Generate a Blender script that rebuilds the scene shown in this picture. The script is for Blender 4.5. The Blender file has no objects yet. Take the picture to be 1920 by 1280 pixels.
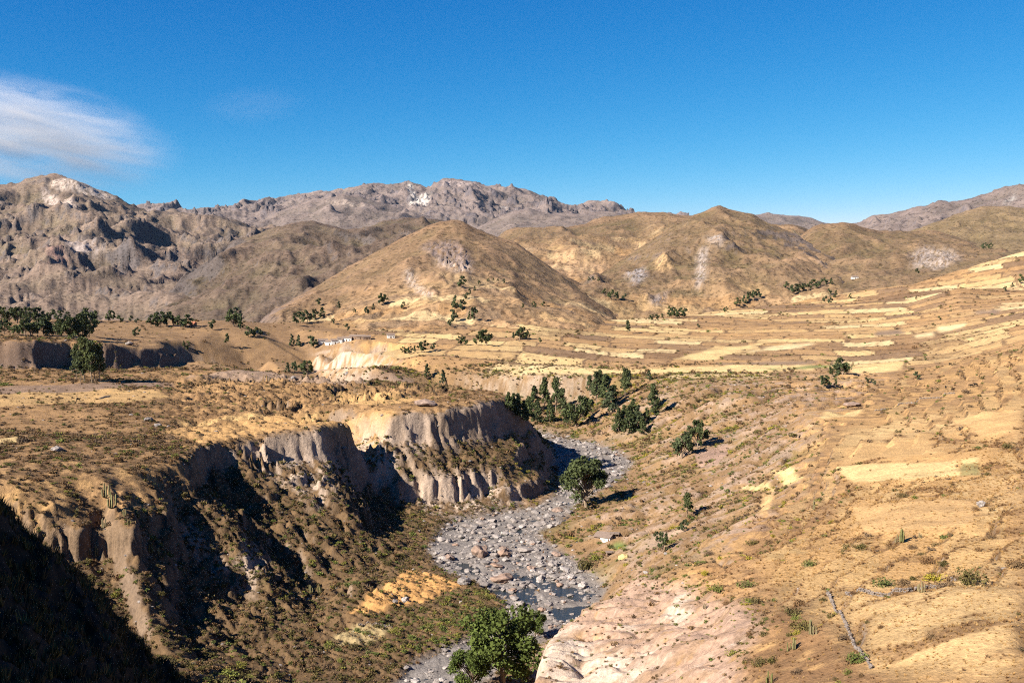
import bpy, bmesh, math, random, time
import numpy as np
from mathutils import Vector, Matrix
from mathutils.geometry import delaunay_2d_cdt

T0 = time.time()
SC = bpy.context.scene
COL = SC.collection
R = math.radians

# ------------------------------------------------------------------ camera
F, CX, CY = 1867.0, 960.0, 640.0          # focal length and centre in pixels of the 1920 x 1280 photograph
PITCH = math.atan(140.0 / F)              # the camera looks a little down, its horizon lies at y = 500
SP, CP = math.sin(PITCH), math.cos(PITCH)
cam = bpy.data.cameras.new('camera')
cam.lens = 36.0 * F / 1920.0
cam.sensor_width = 36.0
cam.clip_start = 1.0
cam.clip_end = 80000.0
cam_o = bpy.data.objects.new('camera', cam)
cam_o.rotation_euler = (math.pi / 2 - PITCH, 0, 0)
COL.objects.link(cam_o)
SC.camera = cam_o

# ------------------------------------------------------------------ sky, sun, exposure
SUN_EL, SUN_BEHIND = R(34), R(34)         # sun from the left, a little behind the camera
sun_dir = Vector((-math.cos(SUN_EL) * math.cos(SUN_BEHIND), -math.cos(SUN_EL) * math.sin(SUN_BEHIND), math.sin(SUN_EL)))
world = bpy.data.worlds.new('World')
SC.world = world
world.use_nodes = True
nt = world.node_tree
bg = nt.nodes['Background']
sky = nt.nodes.new('ShaderNodeTexSky')
sky.sky_type = 'NISHITA'
sky.sun_disc = False
sky.sun_elevation = SUN_EL
sky.sun_rotation = math.atan2(sun_dir.x, sun_dir.y)
sky.altitude = 3500
sky.air_density = 1.0
sky.dust_density = 0.3
sky.ozone_density = 3.0
# the photograph's deep, polarised blue: one even colour response for the whole sky
SKY_STRENGTH, EXPOSURE = 0.05, 1.6
sep = nt.nodes.new('ShaderNodeSeparateColor'); comb = nt.nodes.new('ShaderNodeCombineColor')
nt.links.new(sky.outputs[0], sep.inputs[0])
g = SKY_STRENGTH * 2 ** EXPOSURE          # what the sky shows on screen per unit
for i, (p, ref_in, ref_out) in enumerate(((2.6, 0.342, 0.185), (1.12, 0.527, 0.545), (0.66, 0.701, 0.85))):
    m1 = nt.nodes.new('ShaderNodeMath'); m1.operation = 'POWER'; m1.inputs[1].default_value = p
    m0 = nt.nodes.new('ShaderNodeMath'); m0.operation = 'MULTIPLY'; m0.inputs[1].default_value = 0.1009 / ref_in
    m2 = nt.nodes.new('ShaderNodeMath'); m2.operation = 'MULTIPLY'; m2.inputs[1].default_value = ref_out / g
    nt.links.new(sep.outputs[i], m0.inputs[0]); nt.links.new(m0.outputs[0], m1.inputs[0])
    nt.links.new(m1.outputs[0], m2.inputs[0]); nt.links.new(m2.outputs[0], comb.inputs[i])
nt.links.new(comb.outputs[0], bg.inputs[0])
bg.inputs[1].default_value = SKY_STRENGTH
sun = bpy.data.lights.new('sun', 'SUN')
sun.energy = 5.0
sun.angle = R(0.5)
sun.color = (1.0, 0.93, 0.82)
sun_o = bpy.data.objects.new('sun', sun)
sun_o.rotation_euler = sun_dir.to_track_quat('Z', 'Y').to_euler()
sun_o.location = (-200, 0, 300)
COL.objects.link(sun_o)
SC.view_settings.view_transform = 'Standard'
SC.view_settings.look = 'None'
SC.view_settings.exposure = EXPOSURE
SC.view_settings.gamma = 1.0
SC.cycles.use_denoising = False
SC.cycles.filter_width = 1.1
SC.cycles.sample_clamp_indirect = 0.4
SC.cycles.sample_clamp_direct = 4.0
SC.cycles.caustics_reflective = False
SC.cycles.caustics_refractive = False
SC.cycles.max_bounces = 4
SC.cycles.diffuse_bounces = 2
SC.cycles.glossy_bounces = 2
SC.cycles.transparent_max_bounces = 8
SC.cycles.volume_bounces = 0

# ------------------------------------------------------------------ numpy noise
_rng = np.random.default_rng(7)
_perm = _rng.permutation(512).astype(np.int32)
_perm = np.concatenate([_perm, _perm])
_ang = _rng.uniform(0, 2 * np.pi, 512)
_gx, _gy = np.cos(_ang).astype(np.float32), np.sin(_ang).astype(np.float32)
_val = _rng.random(512).astype(np.float32)

def perlin(x, y):
    x0 = np.floor(x); y0 = np.floor(y)
    xf = x - x0; yf = y - y0
    xi = x0.astype(np.int32) & 511; yi = y0.astype(np.int32) & 511
    xj = (xi + 1) & 511; yj = (yi + 1) & 511
    u = xf * xf * xf * (xf * (xf * 6 - 15) + 10); v = yf * yf * yf * (yf * (yf * 6 - 15) + 10)
    pi, pj = _perm[xi], _perm[xj]
    def g(p, iy, fx, fy):
        h = _perm[p + iy]
        return _gx[h] * fx + _gy[h] * fy
    n00 = g(pi, yi, xf, yf); n10 = g(pj, yi, xf - 1, yf)
    n01 = g(pi, yj, xf, yf - 1); n11 = g(pj, yj, xf - 1, yf - 1)
    a = n00 + u * (n10 - n00); b = n01 + u * (n11 - n01)
    return (a + v * (b - a)) * np.float32(1.5)

def fbm(x, y, octv=4, gain=0.5, ox=0.0):
    x = x.astype(np.float32); y = y.astype(np.float32)
    s = np.zeros_like(x); a = 1.0; f = 1.0; t = 0
    for i in range(octv):
        s += a * perlin(x * f + ox + i * 17.3, y * f + ox * 0.7 + i * 9.1)
        t += a; a *= gain; f *= 2.03
    return s / t

def ridged(x, y, octv=4, gain=0.5, ox=0.0):
    x = x.astype(np.float32); y = y.astype(np.float32)
    s = np.zeros_like(x); a = 1.0; f = 1.0; t = 0; w = 1.0
    for i in range(octv):
        n = 1 - np.abs(perlin(x * f + ox + i * 13.7, y * f - ox + i * 5.3)) * 1.6
        n = np.clip(n, 0, 1) ** 2 * w
        s += a * n; t += a; w = np.clip(n * 1.6, 0, 1); a *= gain; f *= 2.05
    return s / t

def eroded(x, y, octv=6):
    """value noise whose finer octaves fade on slopes, which leaves valleys and crests like worn mountains"""
    x = x.astype(np.float32); y = y.astype(np.float32)
    s = np.zeros_like(x); dx = np.zeros_like(x); dy = np.zeros_like(x); a = 1.0; t = 0
    px, py = x.copy(), y.copy()
    for i in range(octv):
        xi = np.floor(px).astype(np.int32); yi = np.floor(py).astype(np.int32); xf = px - xi; yf = py - yi
        xi &= 511; yi &= 511; xj = (xi + 1) & 511; yj = (yi + 1) & 511
        u = xf * xf * (3 - 2 * xf); v = yf * yf * (3 - 2 * yf); du = 6 * xf * (1 - xf); dv = 6 * yf * (1 - yf)
        A_ = _val[_perm[_perm[xi] + yi]]; B_ = _val[_perm[_perm[xj] + yi]]; C_ = _val[_perm[_perm[xi] + yj]]; D_ = _val[_perm[_perm[xj] + yj]]
        k4 = A_ - B_ - C_ + D_
        nn = A_ + (B_ - A_) * u + (C_ - A_) * v + k4 * u * v
        dx += du * (B_ - A_ + k4 * v) * 1.0; dy += dv * (C_ - A_ + k4 * u) * 1.0
        s += a * nn / (1 + dx * dx + dy * dy); t += a; a *= 0.5
        px, py = 1.6 * px - 1.2 * py + 3.3, 1.2 * px + 1.6 * py + 7.7
    return s

def sstep(e0, e1, x):
    t = np.clip((x - e0) / (e1 - e0), 0, 1)
    return t * t * (3 - 2 * t)

def blur(z, s0, s1):
    z = z.astype(np.float32)
    for ax, s in ((0, s0), (1, s1)):
        if s <= 0: continue
        n = int(s * 3) + 1
        k = np.exp(-0.5 * (np.arange(-n, n + 1) / s) ** 2); k = (k / k.sum()).astype(np.float32)
        pad = [(0, 0), (0, 0)]; pad[ax] = (n, n)
        zp = np.pad(z, pad, mode='edge'); out = np.zeros_like(z)
        for i, w in enumerate(k):
            out += w * (zp[i:i + z.shape[0], :] if ax == 0 else zp[:, i:i + z.shape[1]])
        z = out
    return z

def lin(*c):
    return tuple(((v / 255) / 12.92 if v / 255 <= 0.04045 else ((v / 255 + 0.055) / 1.055) ** 2.4) for v in c)

# ------------------------------------------------------------------ photograph pixel <-> place
def ray(px, py):
    u = (px - CX) / F; v = (CY - py) / F
    return u, CP + v * SP, v * CP - SP

def PZ(px, py, z):
    dx, dy, dz = ray(px, py); t = z / dz
    return (dx * t, dy * t, z)

def PY(px, py, y):
    dx, dy, dz = ray(px, py); t = y / dy
    return (dx * t, y, dz * t)

def pixel(x, y, z):
    w = y * CP - z * SP
    return CX + F * x / w, CY - F * (z * CP + y * SP) / w

def flow(X, Y, Zm):
    """area that drains through every cell (steepest of eight neighbours)"""
    nr, nc = Zm.shape; best = np.zeros(Zm.shape, np.float32); rec = np.arange(nr * nc).reshape(nr, nc).copy()
    ids = np.arange(nr * nc).reshape(nr, nc)
    for dr in (-1, 0, 1):
        for dc in (-1, 0, 1):
            if dr == 0 and dc == 0: continue
            a0, a1 = slice(max(0, -dr), nr - max(0, dr)), slice(max(0, -dc), nc - max(0, dc))
            b0, b1 = slice(max(0, dr), nr - max(0, -dr)), slice(max(0, dc), nc - max(0, -dc))
            dist = np.hypot(X[b0, b1] - X[a0, a1], Y[b0, b1] - Y[a0, a1]) + 1e-3
            s = (Zm[a0, a1] - Zm[b0, b1]) / dist
            m = s > best[a0, a1]
            best[a0, a1] = np.where(m, s, best[a0, a1]); rec[a0, a1] = np.where(m, ids[b0, b1], rec[a0, a1])
    area = np.abs(np.gradient(X, axis=1) * np.gradient(Y, axis=0)).ravel().tolist(); rl = rec.ravel().tolist()
    for i in np.argsort(-Zm.ravel(), kind='stable').tolist():
        j = rl[i]
        if j != i: area[j] += area[i]
    return np.array(area, np.float32).reshape(nr, nc)

class Layer:
    """a piece of terrain: columns a = x / y, rows with their own distance"""
    def __init__(self, a, Y, Z):
        self.a, self.Y, self.Z = a, Y, Z
    @property
    def X(self): return self.a[None, :] * self.Y
    def col(self, a):
        f = np.interp(a, self.a, np.arange(len(self.a))); i = min(int(f), len(self.a) - 2); t = f - i
        return self.Y[:, i] * (1 - t) + self.Y[:, i + 1] * t, self.Z[:, i] * (1 - t) + self.Z[:, i + 1] * t
    def hit(self, px, py):
        dx, dy, dz = ray(px, py); a = dx / dy; s = dz / dy
        if a < self.a[0] or a > self.a[-1]: return None
        y, z = self.col(a); k = z / y
        idx = np.nonzero(k >= s)[0]
        if len(idx) == 0 or idx[0] == 0: return None
        j = idx[0]; t = (s - k[j - 1]) / (k[j] - k[j - 1] + 1e-12)
        yy = y[j - 1] + t * (y[j] - y[j - 1]); zz = z[j - 1] + t * (z[j] - z[j - 1])
        return (a * yy, yy, zz)
    def height(self, x, y):
        a = x / y
        if a < self.a[0] or a > self.a[-1]: return None
        yy, zz = self.col(a)
        if y < yy[0] or y > yy[-1]: return None
        return float(np.interp(y, yy, zz))
LAYERS = []

def pick(px, py):
    best = None
    for L in LAYERS:
        h = L.hit(px, py)
        if h and (best is None or h[1] < best[1]): best = h
    return best

def ground_z(x, y):
    zs = [h for h in (L.height(x, y) for L in LAYERS) if h is not None]
    return max(zs) if zs else -70.0

# ------------------------------------------------------------------ near terrain: break lines (pixel x, pixel y, height below the camera)
LINES = []
def line(*pts): LINES.append([PZ(*p) for p in pts])
def dots(*pts):
    for p in pts: LINES.append([PZ(*p)])
def wline(*pts): LINES.append([tuple(p) for p in pts])

# river banks
RIV_L = [(690, 1330), (740, 1285), (775, 1245), (860, 1208), (925, 1178), (950, 1135), (905, 1102), (868, 1088), (825, 1072), (802, 1040), (815, 1008), (850, 976), (905, 968), (960, 957), (1005, 950), (1042, 930), (1050, 905), (1036, 880), (1042, 850), (1022, 825), (990, 812)]
RIV_R = [(850, 1330), (900, 1285), (1000, 1215), (1075, 1172), (1125, 1132), (1143, 1105), (1112, 1080), (1080, 1050), (1040, 1025), (1006, 1000), (1040, 985), (1070, 960), (1130, 916), (1170, 892), (1190, 865), (1150, 842), (1090, 826), (1035, 814), (1000, 806)]
RZ = -100.0
line(*[(x, y, RZ) for x, y in RIV_L])
line(*[(x, y, RZ) for x, y in RIV_R])
# canyon going on behind the left plateau
wline((30, 585, -99), (5, 620, -98), (-40, 640, -97), (-110, 665, -96), (-190, 690, -92), (-240, 720, -86))
# left rim of the plateau
RIM = [(965, 744, -61.6), (940, 745, -59.8), (900, 752, -59.5), (830, 762, -60), (770, 770, -61), (740, 778, -62.2), (700, 788, -63.4), (655, 792, -62), (600, 800, -61), (545, 812, -62.4), (480, 822, -63.2), (430, 828, -62.8), (372, 838, -62), (330, 862, -61.5), (260, 872, -60.5), (190, 880, -60), (90, 893, -59.5), (0, 905, -59), (-120, 915, -58), (-260, 920, -56)]
line(*RIM)
# plateau
dots((0, 800, -60), (0, 740, -63), (300, 720, -64), (300, 780, -62.5), (120, 830, -58), (230, 760, -61), (-200, 800, -57), (-200, 740, -60), (450, 760, -63.5), (480, 720, -64), (600, 760, -64), (620, 715, -64), (750, 740, -64.5), (760, 715, -65), (450, 800, -63), (250, 820, -60), (880, 735, -62))
line((460, 697, -64), (530, 699, -64), (600, 701, -64), (700, 702, -65), (800, 706, -65.5), (860, 714, -65), (920, 730, -64), (965, 744, -61.6))
# canyon behind: near wall foot, far wall
line((470, 699, -80), (700, 697, -84))
# left back cliff with its upper bench
BC = [(-260, 692, -57), (-100, 692, -58.5), (0, 692, -60), (35, 694, -60.7), (60, 695, -61.4), (95, 690, -61.5), (130, 686, -62), (180, 690, -63.5), (230, 691, -65), (300, 688, -66.5), (345, 682, -67.5)]
line(*BC)
wline(*[tuple(Vector(PZ(*p)) + Vector((-2, o, h))) for p, o, h in zip(BC, (3, 3, 3, 3, 3, 3, 3, 3, 3, 3, 3), (18, 18, 17.5, 18, 18, 16.5, 15, 15, 14.5, 11, 2))])
dots((0, 622, -43), (0, 600, -44), (150, 622, -47), (150, 600, -46), (-200, 610, -41), (-200, 590, -42), (300, 640, -54), (300, 612, -49), (-100, 630, -42))
# knoll with the track, dark notch
dots((370, 640, -56), (400, 618, -51), (440, 650, -62))
line((380, 672, -64), (420, 684, -67), (470, 694, -70), (530, 694, -74), (585, 694, -76))
dots((500, 672, -69), (560, 668, -70), (520, 640, -62), (480, 625, -54), (560, 640, -62), (420, 600, -46), (550, 615, -54))
# pale cliff of the far bank
wline(PY(584, 692, 790), PY(600, 698, 772), PY(640, 699, 752), PY(690, 692, 736), PY(745, 686, 722))
wline(PY(587, 670, 796), PY(598, 659, 782), PY(640, 653, 764), PY(690, 660, 746), PY(745, 672, 732), PY(800, 697, 690))
wline(PY(862, 742, 674), PY(950, 748, 665), PY(1060, 750, 660), PY(1125, 738, 662))
wline(PY(800, 697, 690), PY(860, 704, 680), PY(960, 707, 671), PY(1060, 706, 666), PY(1130, 705, 668))
# slopes right of the river, far part
line((1130, 705, -74), (1250, 714, -73), (1340, 738, -72.5), (1400, 746, -72), (1440, 742, -71), (1470, 732, -70))
dots((1080, 780, -95), (1130, 790, -93), (1200, 780, -86), (1250, 760, -80), (1200, 740, -79), (1160, 820, -96), (1230, 830, -94), (1250, 880, -95), (1300, 815, -86), (1350, 780, -80), (1060, 800, -98), (1000, 780, -95))
# bench with ploughed field
line((1302, 872, -88), (1310, 845, -87.5), (1365, 832, -85))
line((1302, 885, -89.5), (1345, 872, -87), (1368, 850, -85.5))
dots((1250, 905, -93), (1180, 950, -96), (1210, 915, -96), (1130, 1010, -96.5), (1160, 1020, -95.5), (1100, 1055, -98), (1060, 1000, -98.5), (1100, 975, -96), (1300, 950, -89), (1290, 1000, -85), (1400, 900, -81), (1390, 1000, -70), (1450, 905, -73), (1400, 830, -82), (1450, 820, -77), (1510, 850, -69), (1420, 770, -76), (1350, 1050, -70), (1250, 1040, -86), (1200, 1060, -92), (1160, 1085, -96), (1230, 980, -93), (1340, 900, -86), (1360, 950, -81), (1500, 930, -67))
# rim of the right terraces
line((1470, 732, -70), (1490, 755, -69.5), (1545, 800, -65), (1562, 840, -62), (1566, 880, -59.5), (1590, 925, -57), (1570, 960, -57), (1510, 1000, -57), (1430, 1035, -57.5), (1400, 1060, -57.5), (1385, 1100, -55), (1400, 1150, -52.5), (1440, 1190, -50), (1445, 1290, -47), (1450, 1500, -45))
# right terraces
dots((1450, 1120, -51.5), (1560, 1060, -49), (1600, 1000, -50.5), (1700, 950, -50), (1700, 880, -55), (1620, 900, -57), (1800, 880, -50.5), (1700, 1050, -45.5), (1800, 1000, -45), (1920, 1000, -42), (1920, 900, -45.5), (1920, 800, -47), (1920, 720, -46), (2100, 1000, -36), (2150, 850, -40), (2150, 720, -38), (1900, 1270, -38), (1620, 1270, -42.5), (1920, 1120, -38), (1650, 1110, -45), (1800, 1100, -41), (1550, 1280, -44), (1560, 1130, -47), (2150, 1280, -34), (1800, 800, -53), (1700, 800, -60), (1620, 790, -64), (1700, 750, -62), (1820, 740, -54), (1760, 770, -56), (1600, 740, -68), (1550, 760, -68))
dots((1530, 1500, -41), (1700, 1500, -38), (1950, 1500, -34), (2180, 1500, -30))
# crest on the right that carries hedges, ground beyond
dots((1920, 655, -43), (1850, 690, -52), (1800, 712, -57), (2150, 640, -32))
# near bare slope above the river
line((1002, 1330, -63), (1006, 1280, -64), (1022, 1205, -67), (1050, 1178, -68.5), (1100, 1150, -71), (1150, 1118, -75), (1185, 1095, -79))
dots((1150, 1270, -61), (1300, 1270, -54.5), (1300, 1180, -59), (1200, 1180, -64.5), (1200, 1120, -72), (1270, 1100, -67), (1300, 1050, -72), (1380, 1230, -51.5), (1100, 1230, -64.5), (1100, 1300, -61))
dots((1000, 1600, -58), (1200, 1600, -52), (800, 1700, -70))
wline((0, 165, -92), (2, 188, -97), (5, 206, -99), (10, 216, -99.3), (17, 232, -99), (26, 256, -97), (33, 270, -93))
# left bank: orange terrace, bench with a small field
line((802, 1046, -99), (770, 1062, -97), (730, 1090, -96), (660, 1110, -95.5), (610, 1140, -95.5))
line((868, 1096, -97), (800, 1128, -96.3), (720, 1148, -96.3), (640, 1165, -96))
line((880, 1104, -99.3), (850, 1150, -99.2), (790, 1165, -98.6), (700, 1172, -97.4), (630, 1182, -97))
dots((780, 1190, -98.8), (860, 1175, -99.3), (720, 1225, -98.4), (740, 1190, -97.6), (640, 1210, -97), (680, 1190, -97), (620, 1240, -97.2), (680, 1255, -99))
# left slope: crests and gully floors
A = [(372, 838, -62), (395, 900, -67.5), (430, 960, -74.5), (465, 1020, -81), (500, 1085, -88), (530, 1112, -92), (570, 1130, -95)]
line(*A)
wline(*[tuple(Vector(PZ(*p)) + Vector((.66 * o, .75 * o, -h))) for p, o, h in zip(A[:6], (10, 15, 17, 17, 15, 11), (7, 12, 13, 12, 7.5, 3.5))])
line((470, 848, -65), (475, 905, -74), (545, 1005, -86), (605, 1060, -93), (625, 1090, -96))
# left-facing wall of spur A and the gully at its foot
G0 = [(318, 905, -66), (330, 950, -72), (362, 1010, -79), (410, 1075, -86.5), (440, 1115, -91)]
line(*G0)
line((300, 930, -67), (315, 975, -73), (345, 1040, -81), (390, 1110, -88), (420, 1150, -91.5))
# spur left of it
L1 = [(200, 905, -61.5), (225, 985, -69), (245, 1060, -77), (285, 1190, -86), (330, 1260, -90)]
line(*L1)
wline(*[tuple(Vector(PZ(*p)) + Vector((.7 * o, .7 * o, -h))) for p, o, h in zip(L1, (6, 12, 13, 10, 6), (3, 9, 9, 6, 3))])
line((190, 940, -66), (212, 1045, -77.5), (250, 1160, -87), (290, 1230, -89.5))
dots((100, 950, -64), (60, 1000, -70), (120, 1040, -76), (160, 1120, -84), (0, 960, -66), (-150, 960, -64), (-150, 1050, -74), (0, 1050, -76), (430, 1200, -93), (500, 1180, -94), (560, 1190, -95.5), (540, 1280, -96.5), (430, 1290, -92.5), (340, 1290, -90), (560, 1330, -97), (370, 1180, -90), (470, 1140, -92))
# spur B with big shadow gully
B = [(600, 800, -61), (612, 850, -69), (632, 905, -76.5), (668, 962, -85), (722, 1012, -92), (770, 1036, -96)]
line(*B)
wline(*[tuple(Vector(PZ(*p)) + Vector((.5 * o, .86 * o, -h))) for p, o, h in zip(B, (12, 18, 22, 24, 20, 14), (9, 16, 15, 11.5, 6.5, 3))])
line((660, 796, -64.5), (668, 850, -77), (700, 900, -86), (738, 930, -91), (765, 945, -93.8))
dots((520, 870, -71), (560, 930, -79), (600, 1000, -87), (660, 1060, -94), (700, 1050, -95))
# pale cliff of spur C above the river: foot, top, ledge
line((765, 945, -93.8), (800, 955, -95.8), (850, 968, -99.2), (905, 960, -99.2), (960, 948, -99.2), (1000, 940, -99.2))
line((720, 868, -79.4), (760, 888, -83.3), (800, 897, -85.5), (850, 893, -85.3), (900, 896, -87.2), (950, 910, -91.1), (990, 930, -97))
line((690, 830, -71.6), (760, 830, -72.6), (815, 835, -74.3), (870, 820, -73.2), (920, 810, -73), (960, 800, -74.2))
line((965, 744, -61.6), (972, 764, -67.6), (1000, 800, -78.4), (1028, 838, -89), (1046, 868, -98))
dots((900, 860, -81), (960, 865, -84.5), (1000, 890, -92), (1030, 900, -98), (980, 835, -81), (860, 860, -80), (950, 800, -73), (1020, 870, -93))
# dark foreground slope at the left
FG = [(-260, 730), (-120, 850), (0, 965), (60, 1015), (125, 1065), (190, 1125), (230, 1190), (262, 1270), (285, 1340), (330, 1500)]
wline(*[PY(x, y, 72) for x, y in FG])
wline(*[tuple(Vector(PY(x, y, 72)) + Vector((4, 20, -18))) for x, y in FG])
wline(*[PY(x - 20, y + 200, 56) for x, y in FG])
wline(*[PY(x - 20, y + 560, 40) for x, y in FG])
wline((-64, 120, -52), (-45, 120, -62), (-25, 125, -74), (0, 90, -66))
wline((-105, 170, -58), (-80, 180, -68), (-50, 190, -82))
# middle and far valley floor
dots((700, 688, -68), (800, 675, -66), (800, 650, -62), (800, 625, -57), (700, 640, -60), (700, 615, -56), (1000, 680, -68), (1000, 650, -62), (1000, 620, -56), (1000, 598, -50), (1150, 690, -71), (1150, 650, -65), (1150, 620, -60), (1150, 600, -56), (1300, 690, -70), (1300, 650, -66), (1300, 620, -62), (1300, 590, -57), (1450, 710, -70), (1450, 670, -68), (1450, 640, -65), (1450, 600, -57), (1450, 570, -48), (1600, 710, -68), (1600, 670, -67), (1600, 640, -64), (1600, 600, -55), (1600, 565, -43), (1700, 700, -65), (1700, 650, -63), (1700, 620, -58), (1700, 590, -50), (1700, 560, -38), (1700, 535, -24), (1800, 665, -60), (1800, 620, -53), (1800, 580, -42), (1800, 540, -24), (1800, 500, 0.1), (1920, 620, -45), (1920, 580, -39), (1920, 540, -25), (1920, 490, 12), (2150, 600, -30), (2150, 540, -18), (600, 620, -54), (850, 600, -50), (700, 598, -50), (500, 605, -50), (1600, 540, -32))
wline(PY(1920, 470, 1350), PY(2180, 440, 1400))
wline((-900, 1500, -110), (-500, 1500, -110), (-200, 1500, -105), (100, 1500, -90), (400, 1500, -70), (700, 1500, -20), (1050, 1500, 45))
wline((-640, 1020, -62), (-480, 1020, -62), (-330, 1020, -61), (-200, 1020, -62))
wline((-430, 760, -44), (-480, 830, -45))

PXA0, PXA1, NCOL = -230, 2150, 740
AC = np.linspace((PXA0 - CX) / F, (PXA1 - CX) / F, NCOL)
ys = [34.0]
while ys[-1] < 1490:
    y = ys[-1]
    ys.append(y * (1.006 if y < 80 else 1.0034 if y < 150 else 1.0019 if y < 560 else 1.0035 if y < 800 else 1.0048))
YR = np.array(ys); NROW = len(YR)
LY = np.log(YR)

def tin(lines):
    pts, edges, zs = [], [], []
    for L in lines:
        prev = None
        for i, p in enumerate(L):
            q = Vector((p[0] / p[1], math.log(max(p[1], 30.0))))
            pts.append(q); zs.append(p[2])
            if i: edges.append((len(pts) - 2, len(pts) - 1))
    # frame
    for a in (-0.75, -0.4, 0.0, 0.4, 0.75):
        for y, z in ((30, -36 if a > 0.1 else (-62 if a > -0.3 else -24)), (1600, -40)):
            pts.append(Vector((a, math.log(y)))); zs.append(z)
    v, e, f, ov, oe, of = delaunay_2d_cdt(pts, edges, [], 0, 1e-5)
    vz = np.zeros(len(v)); have = np.zeros(len(v), bool)
    for i, o in enumerate(ov):
        if o: vz[i] = np.mean([zs[k] for k in o]); have[i] = True
    V = np.array([[p.x, p.y] for p in v])
    P0 = np.array([[p.x, p.y] for p in pts]); ZZ = np.array(zs)
    for i in np.nonzero(~have)[0]:       # crossings of two break lines
        d = np.sum((P0 - V[i]) ** 2, 1) + 1e-9; w = 1 / d ** 2; vz[i] = (w * ZZ).sum() / w.sum()
    Z = np.full((NROW, NCOL), np.nan)
    for tri in f:
        A_, B_, C_ = (V[k] for k in tri)
        det = (B_[1] - C_[1]) * (A_[0] - C_[0]) + (C_[0] - B_[0]) * (A_[1] - C_[1])
        if abs(det) < 1e-14: continue
        c0, c1 = np.searchsorted(AC, min(A_[0], B_[0], C_[0])), np.searchsorted(AC, max(A_[0], B_[0], C_[0]), 'right')
        r0, r1 = np.searchsorted(LY, min(A_[1], B_[1], C_[1])), np.searchsorted(LY, max(A_[1], B_[1], C_[1]), 'right')
        if c0 >= c1 or r0 >= r1: continue
        ga, gy = AC[None, c0:c1], LY[r0:r1, None]
        l0 = ((B_[1] - C_[1]) * (ga - C_[0]) + (C_[0] - B_[0]) * (gy - C_[1])) / det
        l1 = ((C_[1] - A_[1]) * (ga - C_[0]) + (A_[0] - C_[0]) * (gy - C_[1])) / det
        l2 = 1 - l0 - l1
        m = (l0 >= -1e-6) & (l1 >= -1e-6) & (l2 >= -1e-6)
        zz = l0 * vz[tri[0]] + l1 * vz[tri[1]] + l2 * vz[tri[2]]
        sub = Z[r0:r1, c0:c1]; sub[m] = zz[m]
    if np.isnan(Z).any():
        for j in range(NROW):
            r = Z[j]; ok = ~np.isnan(r)
            if ok.any(): Z[j] = np.interp(np.arange(NCOL), np.nonzero(ok)[0], r[ok])
            else: Z[j] = Z[j - 1]
    return Z

Z = tin(LINES)
_far = sstep(480, 620, YR)[:, None]
Z = blur(Z, 4.0, 2.2) * (1 - _far) + blur(Z, 1.2, 1.2) * _far
Z = Z.astype(np.float32)
YG = np.repeat(YR[:, None], NCOL, 1).astype(np.float32)
XG = (AC[None, :] * YG).astype(np.float32)

def in_poly(x, y, poly):
    inside = np.zeros(x.shape, bool); n = len(poly)
    for i in range(n):
        x0, y0 = poly[i]; x1, y1 = poly[(i + 1) % n]
        c = (y0 > y) != (y1 > y)
        inside ^= c & (x < (x1 - x0) * (y - y0) / (y1 - y0 + 1e-12) + x0)
    return inside

def soft(mask, s0=2.0, s1=2.0): return blur(mask.astype(np.float32), s0, s1)

def zone(P, s0=2.0, s1=2.0, wx=None, wy=None):
    """window of the near grid round a plan polygon and the polygon's soft mask in it"""
    P = np.array(P); pa = P[:, 0] / P[:, 1]
    r0 = max(0, np.searchsorted(YR, P[:, 1].min()) - int(s0 * 3) - 8); r1 = min(NROW, np.searchsorted(YR, P[:, 1].max()) + int(s0 * 3) + 8)
    c0 = max(0, np.searchsorted(AC, pa.min()) - int(s1 * 3) - 8); c1 = min(NCOL, np.searchsorted(AC, pa.max()) + int(s1 * 3) + 8)
    w_ = (slice(r0, r1), slice(c0, c1))
    if r1 <= r0 or c1 <= c0: return (slice(0, 1), slice(0, 1)), np.zeros((1, 1), np.float32)
    x, y = XG[w_], YG[w_]
    if wx is not None: x = x + wx[w_]; y = y + wy[w_]
    return w_, soft(in_poly(x, y, [tuple(p) for p in P]), s0, s1)

river_poly = [PZ(x, y, RZ)[:2] for x, y in RIV_L] + [PZ(x, y, RZ)[:2] for x, y in RIV_R][::-1]
river = in_poly(XG, YG, river_poly)
riverS = soft(river, 4, 2)

def grad(Zm, Xm, Ym):
    dzr = np.gradient(Zm, axis=0) / np.gradient(Ym, axis=0)
    dxc = np.gradient(Xm, axis=1)
    dzc = np.gradient(Zm, axis=1) / dxc
    gx = dzc
    gy = dzr - gx * (np.gradient(Xm, axis=0) / np.gradient(Ym, axis=0))
    return gx, gy
gx, gy = grad(Z, XG, YG)
slope = np.hypot(gx, gy)
steepS = soft(sstep(0.5, 1.0, slope), 4, 3)
near = 1 - sstep(500, 900, YG)
# natural relief
cliffy = soft(sstep(0.45, 0.8, slope) * (XG < 30) * (YG > 150) * (YG < 620), 6, 5) * (1 - riverS)
Z += (1 - riverS) * (fbm(XG / 38, YG / 38, 4, ox=3.1) * 2.0 * (0.3 + 0.7 * near) + fbm(XG / 9, YG / 9, 4, ox=8.2) * np.where(XG > 60, 0.22, 0.5))
rib = ridged((XG * 0.7 + YG * 0.7) / 9 + fbm(XG / 20, YG / 20, 2) * 0.9, (XG * .7 - YG * .7) / 45, 4, ox=5.5)
Z += (1 - riverS) * steepS * (-(rib - 0.4) * 2.6 + (ridged(XG / 4, YG / 4, 4, ox=2.2) - 0.4) * 1.3) * near
al0 = XG * 0.66 + YG * 0.75; ac0 = XG * 0.75 - YG * 0.66
lr_ = soft((XG < -25) & (YG > 150) & (YG < 345) & (Z < -68) & (Z > -97), 8, 8) * (1 - riverS)
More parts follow.
